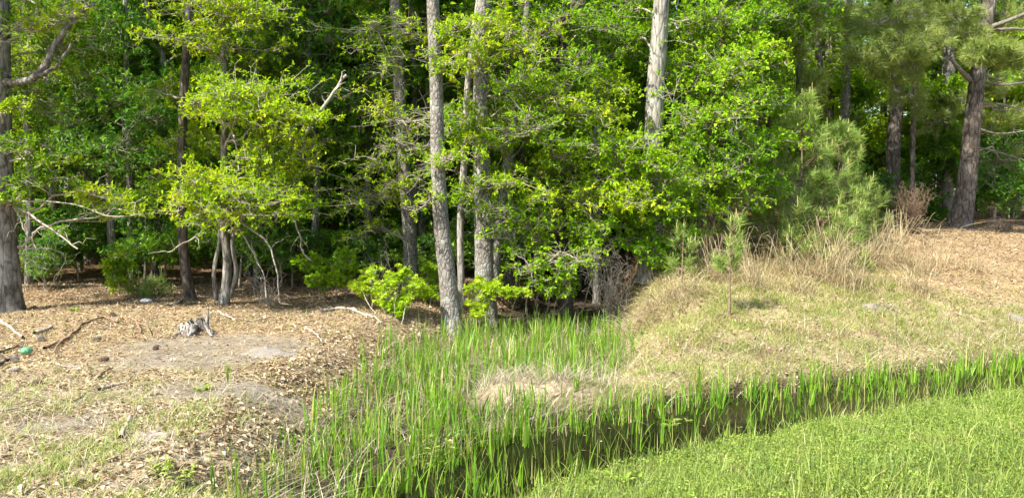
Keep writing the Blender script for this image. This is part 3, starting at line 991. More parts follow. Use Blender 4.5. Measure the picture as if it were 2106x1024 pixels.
def big_pine(name, label, trunk_px, Y, widths, boughs, top=17, dead=(), mat='bark_pine', sides=16, n=48):
    b = at(trunk_px[0][0], 480, Y)
    b[2] = gz(b[0], b[1])
    t = thing(name, label, 'tree', b)
    sc = Y / FPX
    pts = [b - np.array([0, 0, .12])] + [at(x, y, Y) for x, y in trunk_px[1:]]
    rad = [w * sc / 2 for w in widths]
    pts.append(pts[-1] + np.array([.3, 0, top - pts[-1][2]]))
    rad.append(.04)
    P, _ = make_trunk(t, pts, rad, M[mat], sides, amp=.06, flare=.30)
    nb = MB()
    for px, py, rx, ry, dY, cnt in boughs:
        c = at(px, py, Y + dY)
        r = np.array([rx, (rx + ry) / 2, ry]) * (Y + dY) / FPX
        s = nearest_on(P, c, -.1)
        main = bent(s, c, 8, .06, .03)
        lb = MB().add(*tubes(main, np.linspace(.03, .010, 8)[None], 5))
        cnt = int(cnt * 1.7)
        q = c + unit(rng.normal(0, 1, (cnt, 3))) * U(.3, 1, (cnt, 1)) ** .5 * r * 1.15
        k = rng.integers(4, 8, cnt)
        sb = bent(main[0, k], q, 5, -.08, .04)
        lb.add(*tubes(sb, np.linspace(.008, .004, 5)[None].repeat(cnt, 0), 3))
        lb.build('bough', M['twig'], t)
        dv = unit(sb[:, -1] - sb[:, -3] + np.array([0, 0, .15]))
        pine_tufts(nb, np.vstack([sb[:, -1], sb[:, 3]]), np.vstack([dv, dv]), n, .21, .0115, .24, .6)
    for poly, w0, w1 in dead:
        pp = smooth_path(np.array([at(x, y, Y + dy) for x, y, dy in poly]), 10)
        lb = MB().add(*tubes(pp[None], np.linspace(w0, w1, 10)[None] * sc / 2, 5))
        k = rng.integers(3, 10, 7)
        lb.add(*tubes(bent(pp[k], pp[k] + rng.normal(0, .25, (7, 3)), 5, .08, .05), np.linspace(.006, .002, 5)[None].repeat(7, 0), 3))
        lb.build('bare_branch', M['twig_dark'], t)
    # high crown
    k = 60
    c = np.array([pts[-1][0], pts[-1][1], top - 3])
    q = c + unit(rng.normal(0, 1, (k, 3))) * U(.3, 1, (k, 1)) ** .5 * np.array([3, 3, 3])
    lb = MB().add(*tubes(bent(P[rng.integers(int(len(P) * .65), len(P) - 1, k)], q, 4, .04, .03), np.linspace(.03, .01, 4)[None].repeat(k, 0), 3))
    lb.build('bough', M['twig'], t)
    e = np.repeat(q, 5, 0) + rng.normal(0, .35, (k * 5, 3))
    pine_tufts(nb, e, unit(rng.normal(0, 1, e.shape) + np.array([0, 0, .5])), 20, .26, .013, .3, .4)
    nb.build('needles', M['needle_d'] if mat != 'x' else M['needle'], t)
    return t


big_pine('pine_tree', 'big curving pine with flaking bark at the corner of the straw clearing', [(1972, None), (1985, 400), (1996, 300), (2006, 200), (2022, 80), (2035, 0)], 17.6, [44, 36, 32, 29, 26, 24],
         [(2030, 105, 60, 26, -2.6, 34), (2085, 110, 40, 26, -2.8, 22), (1960, 30, 60, 26, -.6, 16), (2080, 30, 50, 34, .3, 16), (2060, 240, 60, 26, .8, 12), (2000, 70, 40, 26, -.8, 12), (2090, 330, 40, 30, 1.0, 10), (2060, 170, 50, 26, .5, 10)],
         dead=[([(1995, 165, 0), (1975, 145, -.5), (1955, 120, -.6)], 12, 7), ([(2010, 165, 0), (2060, 175, -.3), (2106, 170, -.3)], 6, 3), ([(2030, 60, 0), (2070, 45, -.4), (2106, 30, -.5)], 12, 7),
               ([(2030, 65, 0), (2080, 60, -.2), (2110, 62, -.2)], 8, 5), ([(2005, 215, 0), (2060, 215, .3), (2110, 230, .4)], 6, 3), ([(1998, 260, 0), (2050, 275, -.3), (2106, 270, -.4)], 5, 3), ([(1990, 300, 0), (2040, 310, .3), (2106, 330, .4)], 5, 3)])
big_pine('pine_tree', 'dark pine trunk left of the curving pine, behind the dead brush', [(1835, None), (1838, 300), (1846, 170), (1850, 0)], 20.5, [30, 27, 24, 22],
         [(1830, 40, 90, 36, -4.5, 34), (1880, 90, 80, 34, -5.0, 32), (1790, 110, 55, 30, -4.8, 20), (1850, 140, 60, 26, -4.6, 18), (1900, 30, 60, 30, -2.0, 14)], 16)
big_pine('pine_tree', 'tall two-toned pine stem in the dark behind the pine thicket', [(1738, None), (1738, 250), (1741, 100), (1744, 0)], 22, [20, 19, 18, 17], [(1700, 60, 70, 40, -1, 16), (1760, 40, 60, 40, -1, 14)], 16, mat='bark_main')
big_pine('pine_tree', 'straight dark red pine stem among the shaded pines', [(1700, None), (1704, 250), (1707, 100), (1709, 0)], 23, [20, 19, 18, 17], [(1660, 40, 60, 40, -1, 14), (1690, 130, 60, 30, -.8, 10)], 16)
big_pine('pine_tree', 'grey pine half hidden behind the big curving pine', [(1950, None), (1948, 330), (1952, 200), (1960, 0)], 21, [24, 22, 20, 18], [(1930, 250, 60, 36, -.6, 14), (1990, 210, 50, 30, -1, 10)], 16, mat='bark_main')
big_pine('pine_tree', 'thin straight pine pole between the two dark pines', [(1876, None), (1878, 250), (1884, 120), (1888, 0)], 19, [11, 10, 10, 9], [(1870, 200, 50, 40, -.6, 10)], 12)
big_pine('pine_tree', 'leafy-edged pine whose bough hangs beside the maple', [(1640, None), (1640, 300), (1645, 150), (1650, 0)], 16.5, [16, 15, 14, 12],
         [(1620, 105, 40, 26, -1.0, 16), (1640, 30, 60, 30, -.8, 18), (1700, 30, 60, 30, -.5, 14), (1600, 60, 40, 30, -.6, 12), (1665, 170, 40, 34, -.8, 12)], 13)

SAPS = [(1650, 490, 13.2, 2.75, .95, 10, 7, 'tallest fuzzy pine sapling at the heart of the thicket'), (1720, 490, 13.8, 2.3, .9, 9, 7, 'broad pine sapling leaning toward the dark pines'),
        (1590, 490, 13.0, 1.6, .65, 7, 6, 'pine sapling tucked under the maple leaves'), (1685, 500, 13.0, 1.5, .65, 6, 6, 'low bushy pine sapling in front of the tallest sapling'),
        (1625, 520, 12.8, 1.2, .5, 5, 5, 'short pine sapling behind the broomsedge, below the thicket'), (1760, 500, 13.2, 1.0, .5, 5, 5, 'knee-high pine sapling at the open side of the thicket'),
        (1565, 540, 13.4, 1.0, .4, 4, 5, 'small pine seedling among the tall tan stalks'), (1790, 470, 14.5, 1.1, .5, 5, 5, 'pine sapling at the back near the dead brush'), (1725, 520, 12.7, .8, .4, 4, 5, 'pine seedling in the dry grass with pale candles')]
for px, py, Y, h, sp, wh, pr, lab in SAPS:
    b = at(px, py, Y); b[2] = gz(b[0], b[1])
    sapling_pine('pine_sapling', lab, b, h, sp, wh, pr, group='young pines on the far bank')
sapling_pine('pine_sapling', 'lone little pine with a bare crooked stem on the bank slope', gnd(1500, 648), 1.22, .26, 5, 3, group='young pines on the far bank', bare=.42, n=36)
sapling_pine('pine_sapling', 'slender pine seedling at the rim of the dark hollow', gnd(1402, 580), .8, .18, 3, 3, group='young pines on the far bank', bare=.25, n=34)
for px, py, lab in ((285, 612, 'tiny pine seedling near the white litter'), (318, 610, 'tiny pine seedling at the shade edge behind the white litter'), (1765, 560, 'tiny pine seedling in dry grass before the thicket')):
    sapling_pine('pine_sapling', lab, gnd(px, py), .28, .18, 3, 4, group='tiny pine seedlings', n=45, L=.14)

# ------------------------------------------------------------------ shrubs
def shrub(name, label, cat, base, blobs, leafmat, leaf=.07, wid=.5, kind='kite', stems=5, group=None, r0=.007, stemmat='twig', **kw):
    t = thing(name, label, cat, base, group)
    lv = MB()
    for c, r in blobs:
        lb = MB()
        clump(lb, lv, np.array([*(.5 * base[:2] + .5 * c[:2] + rng.normal(0, .06, 2)), base[2] - .04]), c, r, leaf=leaf, wid=wid, kind=kind, r0=r0, **kw)
        lb.build('stem', M[stemmat], t)
    lv.build('leaves', M[leafmat], t)
    return t


def blobs_px(lst, Y):
    return [(at(px, py, Y + d), np.array([rx, (rx + ry) / 2, ry]) * (Y + d) / FPX) for px, py, rx, ry, d in lst]


shrub('sweetgum_shrub', 'star-leaved sweetgum seedlings in full sun left of the leaning grey tree', 'shrub', gnd(800, 668), blobs_px([(800, 600, 42, 22, 0), (848, 598, 26, 20, .1), (765, 575, 34, 20, .3), (812, 632, 24, 12, -.1), (735, 590, 24, 14, .3), (830, 570, 24, 12, .2)], 11.0), 'gum', .06, kind='star', dens=.55, tone=(.2, .8))
shrub('sweetgum_shrub', 'star-leaved sweetgum seedling in half shade below the yellow-green oak', 'shrub', gnd(690, 615), blobs_px([(680, 545, 34, 18, 0), (720, 520, 30, 16, .2), (650, 570, 26, 14, .1), (700, 575, 26, 12, 0), (640, 530, 24, 12, .2)], 12.2), 'gum', .06, kind='star', dens=.55, tone=(0, .4))
shrub('sweetgum_shrub', 'star-leaved sweetgum spray leaning right from the foot of the grey tree', 'shrub', gnd(968, 678), blobs_px([(975, 598, 26, 15, 0), (1020, 600, 32, 11, 0), (1062, 603, 20, 8, 0), (990, 636, 22, 9, -.1), (1005, 578, 22, 9, .2)], 11.3), 'gum', .058, kind='star', dens=.55, tone=(.3, .9))
shrub('sweetgum_shrub', 'dim sweetgum sprouts behind the leaning grey tree', 'shrub', gnd(890, 640), blobs_px([(885, 590, 22, 14, 0), (875, 555, 20, 10, .1), (895, 640, 12, 10, 0)], 12.0), 'gum', .058, kind='star', dens=.55, tone=(0, .3))
shrub('holly_shrub', 'drooping small-leaved shrub over the dark hollow beside the twin-stemmed tree', 'shrub', gnd(1125, 650),
      blobs_px([(1100, 465, 75, 34, 0), (1150, 525, 80, 34, -.3), (1080, 540, 40, 34, -.2), (1205, 450, 55, 34, .1), (1180, 560, 50, 20, -.3), (1060, 480, 40, 30, 0), (1130, 580, 40, 18, -.3)], 11.8), 'yellow', .055, .6, tone=(0, .6), bare=.35, droop=.7, r0=.014)
shrub('holly_shrub', 'leafy shrub at the bank corner under the maple', 'shrub', gnd(1345, 560), blobs_px([(1350, 470, 50, 30, -.4), (1420, 450, 40, 30, 0), (1310, 440, 40, 26, -.3), (1345, 520, 42, 26, -.5), (1290, 500, 40, 26, -.3), (1390, 500, 34, 24, -.4)], 12.4), 'maple', .06, .55, tone=(0, .5))
shrub('bay_shrub', 'low green shrub past the curving pine, above the dark brush heap', 'shrub', at(2060, 470, 18.5) * [1, 1, 0] + [0, 0, gz(*at(2060, 470, 18.5)[:2])], blobs_px([(2050, 350, 60, 40, 0), (2090, 400, 50, 34, -.3), (2030, 400, 40, 34, .3), (2095, 320, 40, 40, .4)], 18.5), 'green', .085, .55, tone=(.2, .8))
shrub('bay_shrub', 'small sapling with upright leaves in the shade behind the white litter', 'shrub', gnd(258, 600), blobs_px([(258, 530, 16, 22, 0), (238, 558, 16, 8, 0), (252, 580, 14, 8, 0)], 12.2), 'oak', .07, .4, tone=(.3, .8))
shrub('bay_shrub', 'dark leafy sprouts beside the thick dark pine trunk', 'shrub', gnd(130, 555), blobs_px([(140, 470, 50, 22, 0), (110, 460, 40, 16, .2)], 15.0), 'green', .08, .45, tone=(.2, .8))
for px, py, rx, ry, Y, lab in [(1930, 320, 60, 46, 21, 'shaded broadleaf shrub behind the dead brush'), (1800, 330, 60, 50, 23, 'dark green shrub between the shaded pines'), (1890, 420, 40, 26, 20, 'low green sprouts at the foot of the dark pine'),
                               (2010, 300, 50, 60, 22, 'tall green shrub standing behind the curving pine'), (1760, 400, 50, 36, 19, 'green undergrowth bush behind the pine thicket')]:
    b = at(px, 470, Y); b[2] = gz(b[0], b[1])
    shrub('bay_shrub', lab, 'shrub', b, blobs_px([(px, py, rx, ry, 0), (px + rx * .5, py + ry * .6, rx * .7, ry * .6, .3), (px - rx * .5, py + ry * .4, rx * .7, ry * .6, .2)], Y), 'green', .10, .5, tone=(.2, .9))


def brush(name, label, cat, base, c, r, n, mat, r0=.006, sub=3, group=None, arch=.2):
    """a heap of dead twigs springing from one foot"""
    t = thing(name, label, cat, base, group)
    q = c + unit(rng.normal(0, 1, (n, 3))) * U(.3, 1, (n, 1)) ** .6 * r
    q[:, 2] = np.maximum(q[:, 2], gz(q[:, 0], q[:, 1]) + .02)
    A = base + rng.normal(0, .06, (n, 3)) * [1, 1, 0]
    P = bent(A, q, 7, arch, .04)
    mb = MB().add(*tubes(P, np.linspace(r0, r0 * .35, 7)[None].repeat(n, 0), 4))
    mb.build('stem', M[mat], t)
    mb = MB()
    for s in range(sub):
        k = rng.integers(2, 7, n)
        s0 = P[np.arange(n), k]
        L = np.linalg.norm(r) * .30
        mb.add(*tubes(bent(s0, s0 + unit(rng.normal(0, 1, (n, 3))) * L * U(.4, 1, (n, 1)), 5, .15, .06), np.linspace(r0 * .45, r0 * .2, 5)[None].repeat(n, 0), 3))
    mb.build('twig', M[mat], t)
    return t


def gb(px, Y):
    b = at(px, 500, Y)
    b[2] = gz(b[0], b[1])
    return b


brush('dead_brush', 'bleached dead twigs hanging to the ground below the yellow-green oak', 'brush', gb(545, 11.5) + [0, 0, .05], at(548, 560, 11.2), np.array([.32, .3, .38]), 16, 'twig_pale', .006)
brush('dead_brush', 'grey tangle of dead twigs drooping into the dark hollow', 'brush', gb(1265, 11.6), at(1250, 545, 11.3), np.array([.45, .4, .42]), 70, 'twig_dark', .0045)
brush('dead_brush', 'brown dead bush before the dark pine on the far bank', 'brush', gb(1875, 16.2), at(1875, 405, 16.2), np.array([.45, .4, .36]), 110, 'twig_brown', .006)
brush('dead_brush', 'low dark brush heap at the edge of the straw clearing', 'brush', gb(2065, 16.6), at(2065, 462, 16.6), np.array([.45, .4, .18]), 80, 'bark_dark', .006)
brush('dead_brush', 'straggling bare twigs beside the small seedling oak stem', 'brush', gb(790, 11.8), at(790, 510, 11.6), np.array([.28, .25, .42]), 10, 'twig', .006)
brush('dead_brush', 'bare grey twigs in the shade behind the leaning stick', 'brush', gb(95, 13.5), at(100, 520, 13.5), np.array([.8, .6, .2]), 8, 'twig', .004)

# ------------------------------------------------------------------ woods behind
def wood_tree(name, cat, label, h, lean, bark, leafmat, r0, n, lo):
    t = thing(name, label, cat, (0, 0, 0), 'trees deep in the shaded woods')
    pts = [np.array([0, 0, -.15]), np.array([lean * .3, .1, h * .3]), np.array([lean * .7, 0, h * .65]), np.array([lean, 0, h])]
    P, _ = make_trunk(t, pts, [r0, r0 * .85, r0 * .6, .03], M[bark], 10, .22, .05, .4)
    lv, lb = MB(), MB()
    canopy(lv, (lean * .8, 0, h - 3.2), (2.7, 2.7, 3.4), int(n * .7), .19)
    canopy(lv, (lean * .4, 0, lo + 1.5), (1.9, 1.9, 1.6), n // 3, .15)
    k = 16
    s = P[rng.integers(int(len(P) * .3), len(P) - 2, k)]
    e = s + unit(rng.normal(0, 1, (k, 3)) * [1, 1, .35]) * U(.8, 2.3, (k, 1)) + [0, 0, .3]
    lb.add(*tubes(bent(s, e, 5, .1, .05), np.linspace(.025, .006, 5)[None].repeat(k, 0), 4))
    lb.build('limb', M['twig'], t)
    lv.build('crown', M[leafmat], t)
    return t


protos = []
spec = [('hardwood_tree', 'tree', 'slender grey-barked hardwood deep in the shaded woods', 12, .5, 'bark_oak', 'shade', .085, 2600, 4.2), ('hardwood_tree', 'tree', 'dark-barked leafy hardwood deep in the shaded woods', 13.5, -.6, 'bark_dark', 'oak', .105, 3000, 3.4),
        ('pine_tree', 'tree', 'straight dark trunk deep in the shaded woods', 16, .2, 'bark_pine', 'shade', .125, 2600, 6.5), ('hardwood_tree', 'tree', 'thinnest young hardwood stem deep in the shaded woods', 10, .4, 'bark_oak', 'green', .06, 2200, 3.0)]
for s in spec:
    protos.append(wood_tree(s[0], s[1], s[2], *s[3:]))
spots, tries = [], 0
while len(spots) < 190 and tries < 20000:
    tries += 1
    y = 15.5 + 42 * U() ** 1.25
    x = U(-.70 * y - 9, .70 * y + 2)
    if any((x - a) ** 2 + (y - b) ** 2 < (1.5 + .02 * y) ** 2 for a, b in spots):
        continue
    if y < 21 and x > 2.5:
        continue
    if abs(x - (2.0 + .08 * (y - 12))) < .9 and y < 24:
        continue
    spots.append((x, y))
used = [False] * 4
for x, y in spots:
    i = int(rng.choice(4, p=[.3, .27, .25, .18]))
    loc = (x, y, gz(x, y))
    s = U(.85, 1.2)
    if not used[i]:
        used[i] = True
        protos[i].location = tuple(float(q) for q in loc)
        continue
    copy_thing(protos[i], loc, U(0, 6.28), s)


def understory(label, h, n, leafmat):
    t = thing('understory_sapling', label, 'sapling', (0, 0, 0), 'saplings in the shaded woods')
    pts = [np.array([0, 0, -.1]), np.array([.1, .05, h * .5]), np.array([.05, -.1, h])]
    P, _ = make_trunk(t, pts, [.03, .02, .006], M['twig'], 6, .2, .03, .3)
    lv, lb = MB(), MB()
    for i in range(n):
        a = U(0, 6.28)
        c = np.array([math.cos(a) * U(.3, 1.0), math.sin(a) * U(.3, 1.0), h * U(.35, 1.05)])
        clump(lb, lv, nearest_on(P, c), c, np.array([.5, .5, .26]), leaf=.095, wid=.45, nsub=8, r0=.012, flat=.4)
    lb.build('branch', M['twig'], t)
    lv.build('crown', M[leafmat], t)
    return t


up = [understory('fresh green sapling dim between the trunks', 3.2, 9, 'maple'), understory('mid-height yellow-green sapling dim between the trunks', 4.4, 12, 'oak'), understory('shortest bushy sapling dim between the trunks', 2.0, 6, 'green'), understory('tallest thin sapling dim between the trunks', 5.5, 14, 'oak')]
us, tries = [], 0
while len(us) < 150 and tries < 9000:
    tries += 1
    y = 14.5 + 30 * U() ** 1.4
    x = U(-.68 * y - 2, .68 * y + 2)
    if any((x - a) ** 2 + (y - b) ** 2 < 1.3 ** 2 for a, b in us):
        continue
    if x > 5.5 and y < 19.5:
        continue
    us.append((x, y))
uu = [False] * 4
low = len(us)
tries = 0
while len(us) < low + 70 and tries < 4000:
    tries += 1
    y = 13.8 + 12 * U() ** 1.2
    x = U(-.66 * y - 1, 1.0 if U() < .75 else .6 * y)
    if any((x - a) ** 2 + (y - b) ** 2 < .9 ** 2 for a, b in us) or (x > 5.5 and y < 19.5):
        continue
    us.append((x, y))
for j, (x, y) in enumerate(us):
    i = 2 if j >= low else int(rng.choice(4, p=[.3, .3, .12, .28]))
    if not uu[i]:
        uu[i] = True
        up[i].location = (float(x), float(y), float(gz(x, y)))
        continue
    copy_thing(up[i], (x, y, gz(x, y)), U(0, 6.28), U(.35, .85) if j >= low else U(.8, 1.25))

# the wood beyond, which reads as one mass
fw = MB()
n = 34000
P = np.stack([U(-75, 75, n), U(58, 84, n), 17 * U(0, 1, n) ** .9], 1)
cl = rng.integers(0, 900, n)
cc = np.stack([U(-75, 75, 900), U(58, 84, 900), 17 * U(0, 1, 900)], 1)
P = np.where((U(0, 1, n) < .7)[:, None], cc[cl] + rng.normal(0, 1, (n, 3)) * [1.6, 1.6, 1.0], P)
P[:, 2] = np.maximum(P[:, 2] + .5, .1)
D = unit(rng.normal(0, 1, (n, 3)) * [1, 1, .5])
fw.add(*kites(P, D, unit(rng.normal(0, .7, (n, 3)) + [0, -.3, 1]), .62, .42, U(0, 1, n)))
x = U(-70, 70, 160); y = U(58, 80, 160)
A = np.stack([x, y, 0 * x], 1)
fw.add(*tubes(np.stack([A, A + [0.1, 0, 6], A + [.3, 0, 14]], 1), np.array([[.2, .15, .06]]).repeat(160, 0), 6))
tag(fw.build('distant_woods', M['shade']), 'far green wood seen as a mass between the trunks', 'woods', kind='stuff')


# ------------------------------------------------------------------ ground cover
def scatter(n, x0, x1, y0, y1, prob):
    x, y = U(x0, x1, n), U(y0, y1, n)
    k = U(0, 1, n) < prob(x, y)
    x, y = x[k], y[k]
    return np.stack([x, y, gz(x, y)], 1)


def in_view(x, y):
    return (np.abs(x) < .70 * y + 1.1) * (y > 3.4)


# lawn on the near side
def lawn_p(x, y):
    m_ = masks(x, y)
    return (m_['lawn'] > 0) * sst(m_['hw'] - .05, m_['hw'] + .3, m_['dm'] + .30 * waves(x, y, .8, 41) + .12 * waves(x, y, .25, 47)) * in_view(x, y)


P = scatter(300000, -1.4, 9.0, 3.4, 10.5, lawn_p)
n = len(P)
tall = U(0, 1, n) < .03 + .10 * (waves(P[:, 0], P[:, 1], .8, 42) > .2) + .15 * sst(5.4, 4.6, P[:, 1])
mb = MB().add(*blades(P, np.where(tall, U(.10, .22, n), U(.03, .085, n)), np.where(tall, .0055, .0038), U(.1, 1.0, n), 2, .6,
                      np.clip(.42 + .35 * waves(P[:, 0], P[:, 1], .9, 43) + .25 * waves(P[:, 0], P[:, 1], .2, 46) + rng.normal(0, .25, n), 0, 1)))
tag(mb.build('lawn_grass', M['grass']), 'bright green mown grass on the near side of the ditch', 'grass', kind='stuff')
P = scatter(180000, -1.4, 9.0, 3.4, 10.5, lambda x, y: lawn_p(x, y) * (.35 + .65 * (waves(x, y, .7, 44) > -.1)))
n = len(P)
P[:, 2] += U(.015, .075, n)
az = U(0, 6.28, n)
D = np.stack([np.cos(az), np.sin(az), rng.normal(.15, .25, n)], 1)
mb = MB().add(*kites(P, unit(D), unit(rng.normal(0, .4, (n, 3)) + [0, 0, 1]), U(.012, .024, n), U(.009, .017, n), np.clip(.5 + .3 * waves(P[:, 0], P[:, 1], .5, 45) + rng.normal(0, .2, n), 0, 1)))
tag(mb.build('chickweed', M['clover']), 'tiny round-leaved ground cover mixed into the near lawn', 'weeds', kind='stuff')

P = scatter(90000, -1.6, 9.0, 3.6, 11, lambda x, y: (masks(x, y)['lawn'] > 0) * sst(1.25, .45, masks(x, y)['dm'] + .25 * waves(x, y, .45, 48)) * (.15 + .85 * sst(-.3, .4, waves(x, y, .5, 49))) * in_view(x, y) * (.42 + .2 * sst(1.0, .0, x)) * sst(-.12, .08, masks(x, y)['dm'] - masks(x, y)['hw']))
n = len(P)
P[:, 2] = np.maximum(P[:, 2], WATER_Z - .03)
mb = MB().add(*blades(P, U(.07, .30, n) * U(.5, 1, n), U(.003, .007, n), np.abs(rng.normal(.4, .4, n)), 3, .6))
tag(mb.build('bank_fringe', M['thin']), 'ragged unmown grass where the lawn drops to the water', 'grass', kind='stuff')
P = scatter(60000, -1.2, 8.2, 3.6, 10.5, lambda x, y: lawn_p(x, y) * sst(.1, .6, waves(x, y, .9, 50)) * .5)
n = len(P)
mb = MB().add(*blades(P, U(.04, .13, n), U(.002, .004, n), U(.6, 2.2, n), 2, .5))
tag(mb.build('lawn_thatch', M['straw']), 'dead straw-coloured blades showing through the lawn', 'thatch', kind='stuff')

# reeds in the bed and along the water
def reed_p(x, y):
    m_ = masks(x, y)
    patch = .25 + .75 * sst(-.35, .25, waves(x, y, .75, 51) + .4 * waves(x, y, .3, 52))
    isl_ = sst(.95, 1.25, np.hypot((x - ISLE[0]) / .75, (y - ISLE[1]) / .45))
    back = sst(12.2, 11.4, y)
    bed = m_['bed'] * (.04 + .80 * patch ** 1.3) * (.22 + .78 * isl_) * back
    edge_f = (m_['far']) * sst(.26, .06, np.abs(m_['dm'] - m_['hw'] + .06)) * (.30 + .70 * patch)
    edge_n = (~m_['far']) * sst(.35, .1, np.abs(m_['dm'] - m_['hw'])) * (.10 + .30 * sst(1.2, .2, x)) * (.3 + .7 * patch)
    inw = (m_['dm'] < m_['hw']) * (.08 + .20 * sst(1.6, 4.0, x) * (.3 + .7 * patch))
    return np.maximum.reduce([bed * (m_['dm'] > m_['hw'] - .25), edge_f, edge_n, inw]) * in_view(x, y)


P = scatter(13500, -3.0, 9.5, 3.7, 13, lambda x, y: reed_p(x, y))
P = np.vstack([P, scatter(60000, -2.0, 9.5, 3.7, 13, lambda x, y: masks(x, y)['far'] * sst(.30, .06, np.abs(masks(x, y)['dm'] - masks(x, y)['hw'] + .04)) * sst(-.55, .2, waves(x, y, .5, 53)) * in_view(x, y) * .085)])
k = 4
n = len(P) * k
Q = np.repeat(P, k, 0) + rng.normal(0, .018, (n, 3)) * [1, 1, 0]
Q[:, 2] = np.maximum(gz(Q[:, 0], Q[:, 1]), WATER_Z - .1) - .02
hh = np.repeat(U(.24, .50, len(P)), k) * U(.6, 1.1, n) * np.where(Q[:, 0] > 3.2, .9, 1)
mb = MB().add(*blades(Q, hh, U(.008, .018, n), np.abs(rng.normal(.15, .22, n)), 4, .7, np.where(U(0, 1, n) < .07, 1.0, np.clip(np.repeat(rng.normal(.5, .2, len(P)), k) + rng.normal(0, .15, n), 0, .93))))
tag(mb.build('reeds', M['iris']), 'upright sword-like green reeds crowding the wet ditch bed', 'reeds', kind='stuff')
P = scatter(30000, -3.0, 9.5, 3.7, 13, lambda x, y: np.clip(reed_p(x, y) * 1.0 + .12 * masks(x, y)['bed'] + .15 * (~masks(x, y)['far']) * sst(.5, .1, np.abs(masks(x, y)['dm'] - masks(x, y)['hw'])), 0, 1) * in_view(x, y))
n = len(P)
P[:, 2] = np.maximum(P[:, 2], WATER_Z - .05)
mb = MB().add(*blades(P, U(.12, .42, n), U(.003, .006, n), np.abs(rng.normal(.25, .25, n)), 3, .7))
tag(mb.build('ditch_grass', M['thin']), 'thin pale green grass among the reeds and along the water', 'grass', kind='stuff')

# bleached thatch in the bed and hanging on the banks
def thatch_p(x, y):
    m_ = masks(x, y)
    isl_ = sst(1.35, .8, np.hypot((x - ISLE[0]) / .75, (y - ISLE[1]) / .45))
    bank = m_['far'] * m_['right'] * sst(1.9, .9, m_['dm']) * sst(.35, .6, m_['dm'])
    rim = m_['far'] * sst(.4, .0, np.abs(m_['bed'] - .45)) * .5
    return np.clip(np.maximum.reduce([m_['far'] * isl_, .22 * bank, rim, .22 * m_['bed'] * (m_['dm'] > m_['hw'])]), 0, 1) * in_view(x, y) * (y < 12.5)


P = scatter(120000, -3.2, 9.5, 3.7, 13, thatch_p)
n = len(P)
mb = MB().add(*blades(P + [0, 0, .01], U(.08, .30, n), U(.003, .006, n), U(.7, 2.4, n), 3, .5))
tag(mb.build('dead_thatch', M['pale']), 'bleached matted dead grass on the low island and banks', 'thatch', kind='stuff')

# dry grass and green tufts over the far bank
def bank_p(x, y):
    m_ = masks(x, y)
    clear = 1 - .85 * sst(5.2, 6.8, x) * sst(10.8, 11.8, y)
    bare = sst(.45, -.2, waves(x, y, 1.3, 61))
    return m_['far'] * m_['right'] * (1 - m_['bed']) * sst(.45, .8, m_['dm']) * clear * (.35 + .65 * bare) * in_view(x, y)


P = scatter(100000, .5, 11.5, 7.0, 17, bank_p)
n = len(P)
tall = sst(9.5, 12.0, P[:, 1]) * sst(6.8, 5.2, P[:, 0])
mb = MB().add(*blades(P, U(.03, .11, n) + tall * U(.0, .20, n), U(.0025, .0055, n), U(.4, 2.2, n), 2, .5))
tag(mb.build('dry_grass', M['straw']), 'tan dry grass lying over the far bank', 'grass', kind='stuff')
P = scatter(300000, .5, 11.5, 7.0, 15, lambda x, y: bank_p(x, y) * (.25 + .75 * sst(-.4, .3, waves(x, y, .6, 62) + .4 * waves(x, y, 2.3, 63))) * sst(14, 11.5, y))
n = len(P)
mb = MB().add(*blades(P, U(.04, .12, n), U(.003, .006, n), U(.2, 1.2, n), 2, .5))
tag(mb.build('bank_grass', M['thin']), 'sparse fresh grass tufts on the far bank', 'grass', kind='stuff')

# litter on the open ground at the wood's edge
def left_p(x, y):
    m_ = masks(x, y)
    return m_['far'] * (1 - m_['right']) * (1 - sst(.3, .8, m_['bed'])) * (m_['dm'] > m_['hw'] + .2) * in_view(x, y)


def litter_p(x, y):
    s_ = sand_mask(x, y)
    rich = .35 + .65 * sst(-.25, .3, waves(x, y, 1.1, 71))
    nearbank = sst(2.2, .8, masks(x, y)['ds'])
    return left_p(x, y) * (1 - .93 * s_) * np.clip(rich * .7 + nearbank, 0, 1)


P = scatter(150000, -9, 3, 3.7, 15.5, litter_p)
P2 = scatter(60000, 1.5, 12, 7, 17, lambda x, y: masks(x, y)['far'] * masks(x, y)['right'] * (1 - masks(x, y)['bed']) * .35 * in_view(x, y))
P = np.vstack([P, P2])
n = len(P)
az = U(0, 6.28, n)
D = unit(np.stack([np.cos(az), np.sin(az), rng.normal(0, .28, n)], 1))
Nn = unit(rng.normal(0, .38, (n, 3)) + [0, 0, 1])
L = U(.022, .06, n) + .016 * sst(2.4, 1.0, masks(P[:, 0], P[:, 1])['ds']) * U(0, 1, n)
mb = MB().add(*kites(P + np.array([0, 0, 1]) * U(.004, .022, (n, 1)), D, Nn, L, L * U(.35, .62, n), U(0, 1, n), .5, .28, .25))
tag(mb.build('fallen_leaves', M['litter']), 'curled brown fallen leaves strewn over the sunny edge', 'leaves', kind='stuff')
def straw_p(x, y):
    far_r = masks(x, y)['right'] * masks(x, y)['far'] * sst(4.8, 6.5, x) * sst(10.5, 12, y)
    return np.clip(left_p(x, y) * (1 - .7 * sand_mask(x, y)) * (.4 + .6 * sst(6, 8, y)) + far_r, 0, 1) * in_view(x, y)


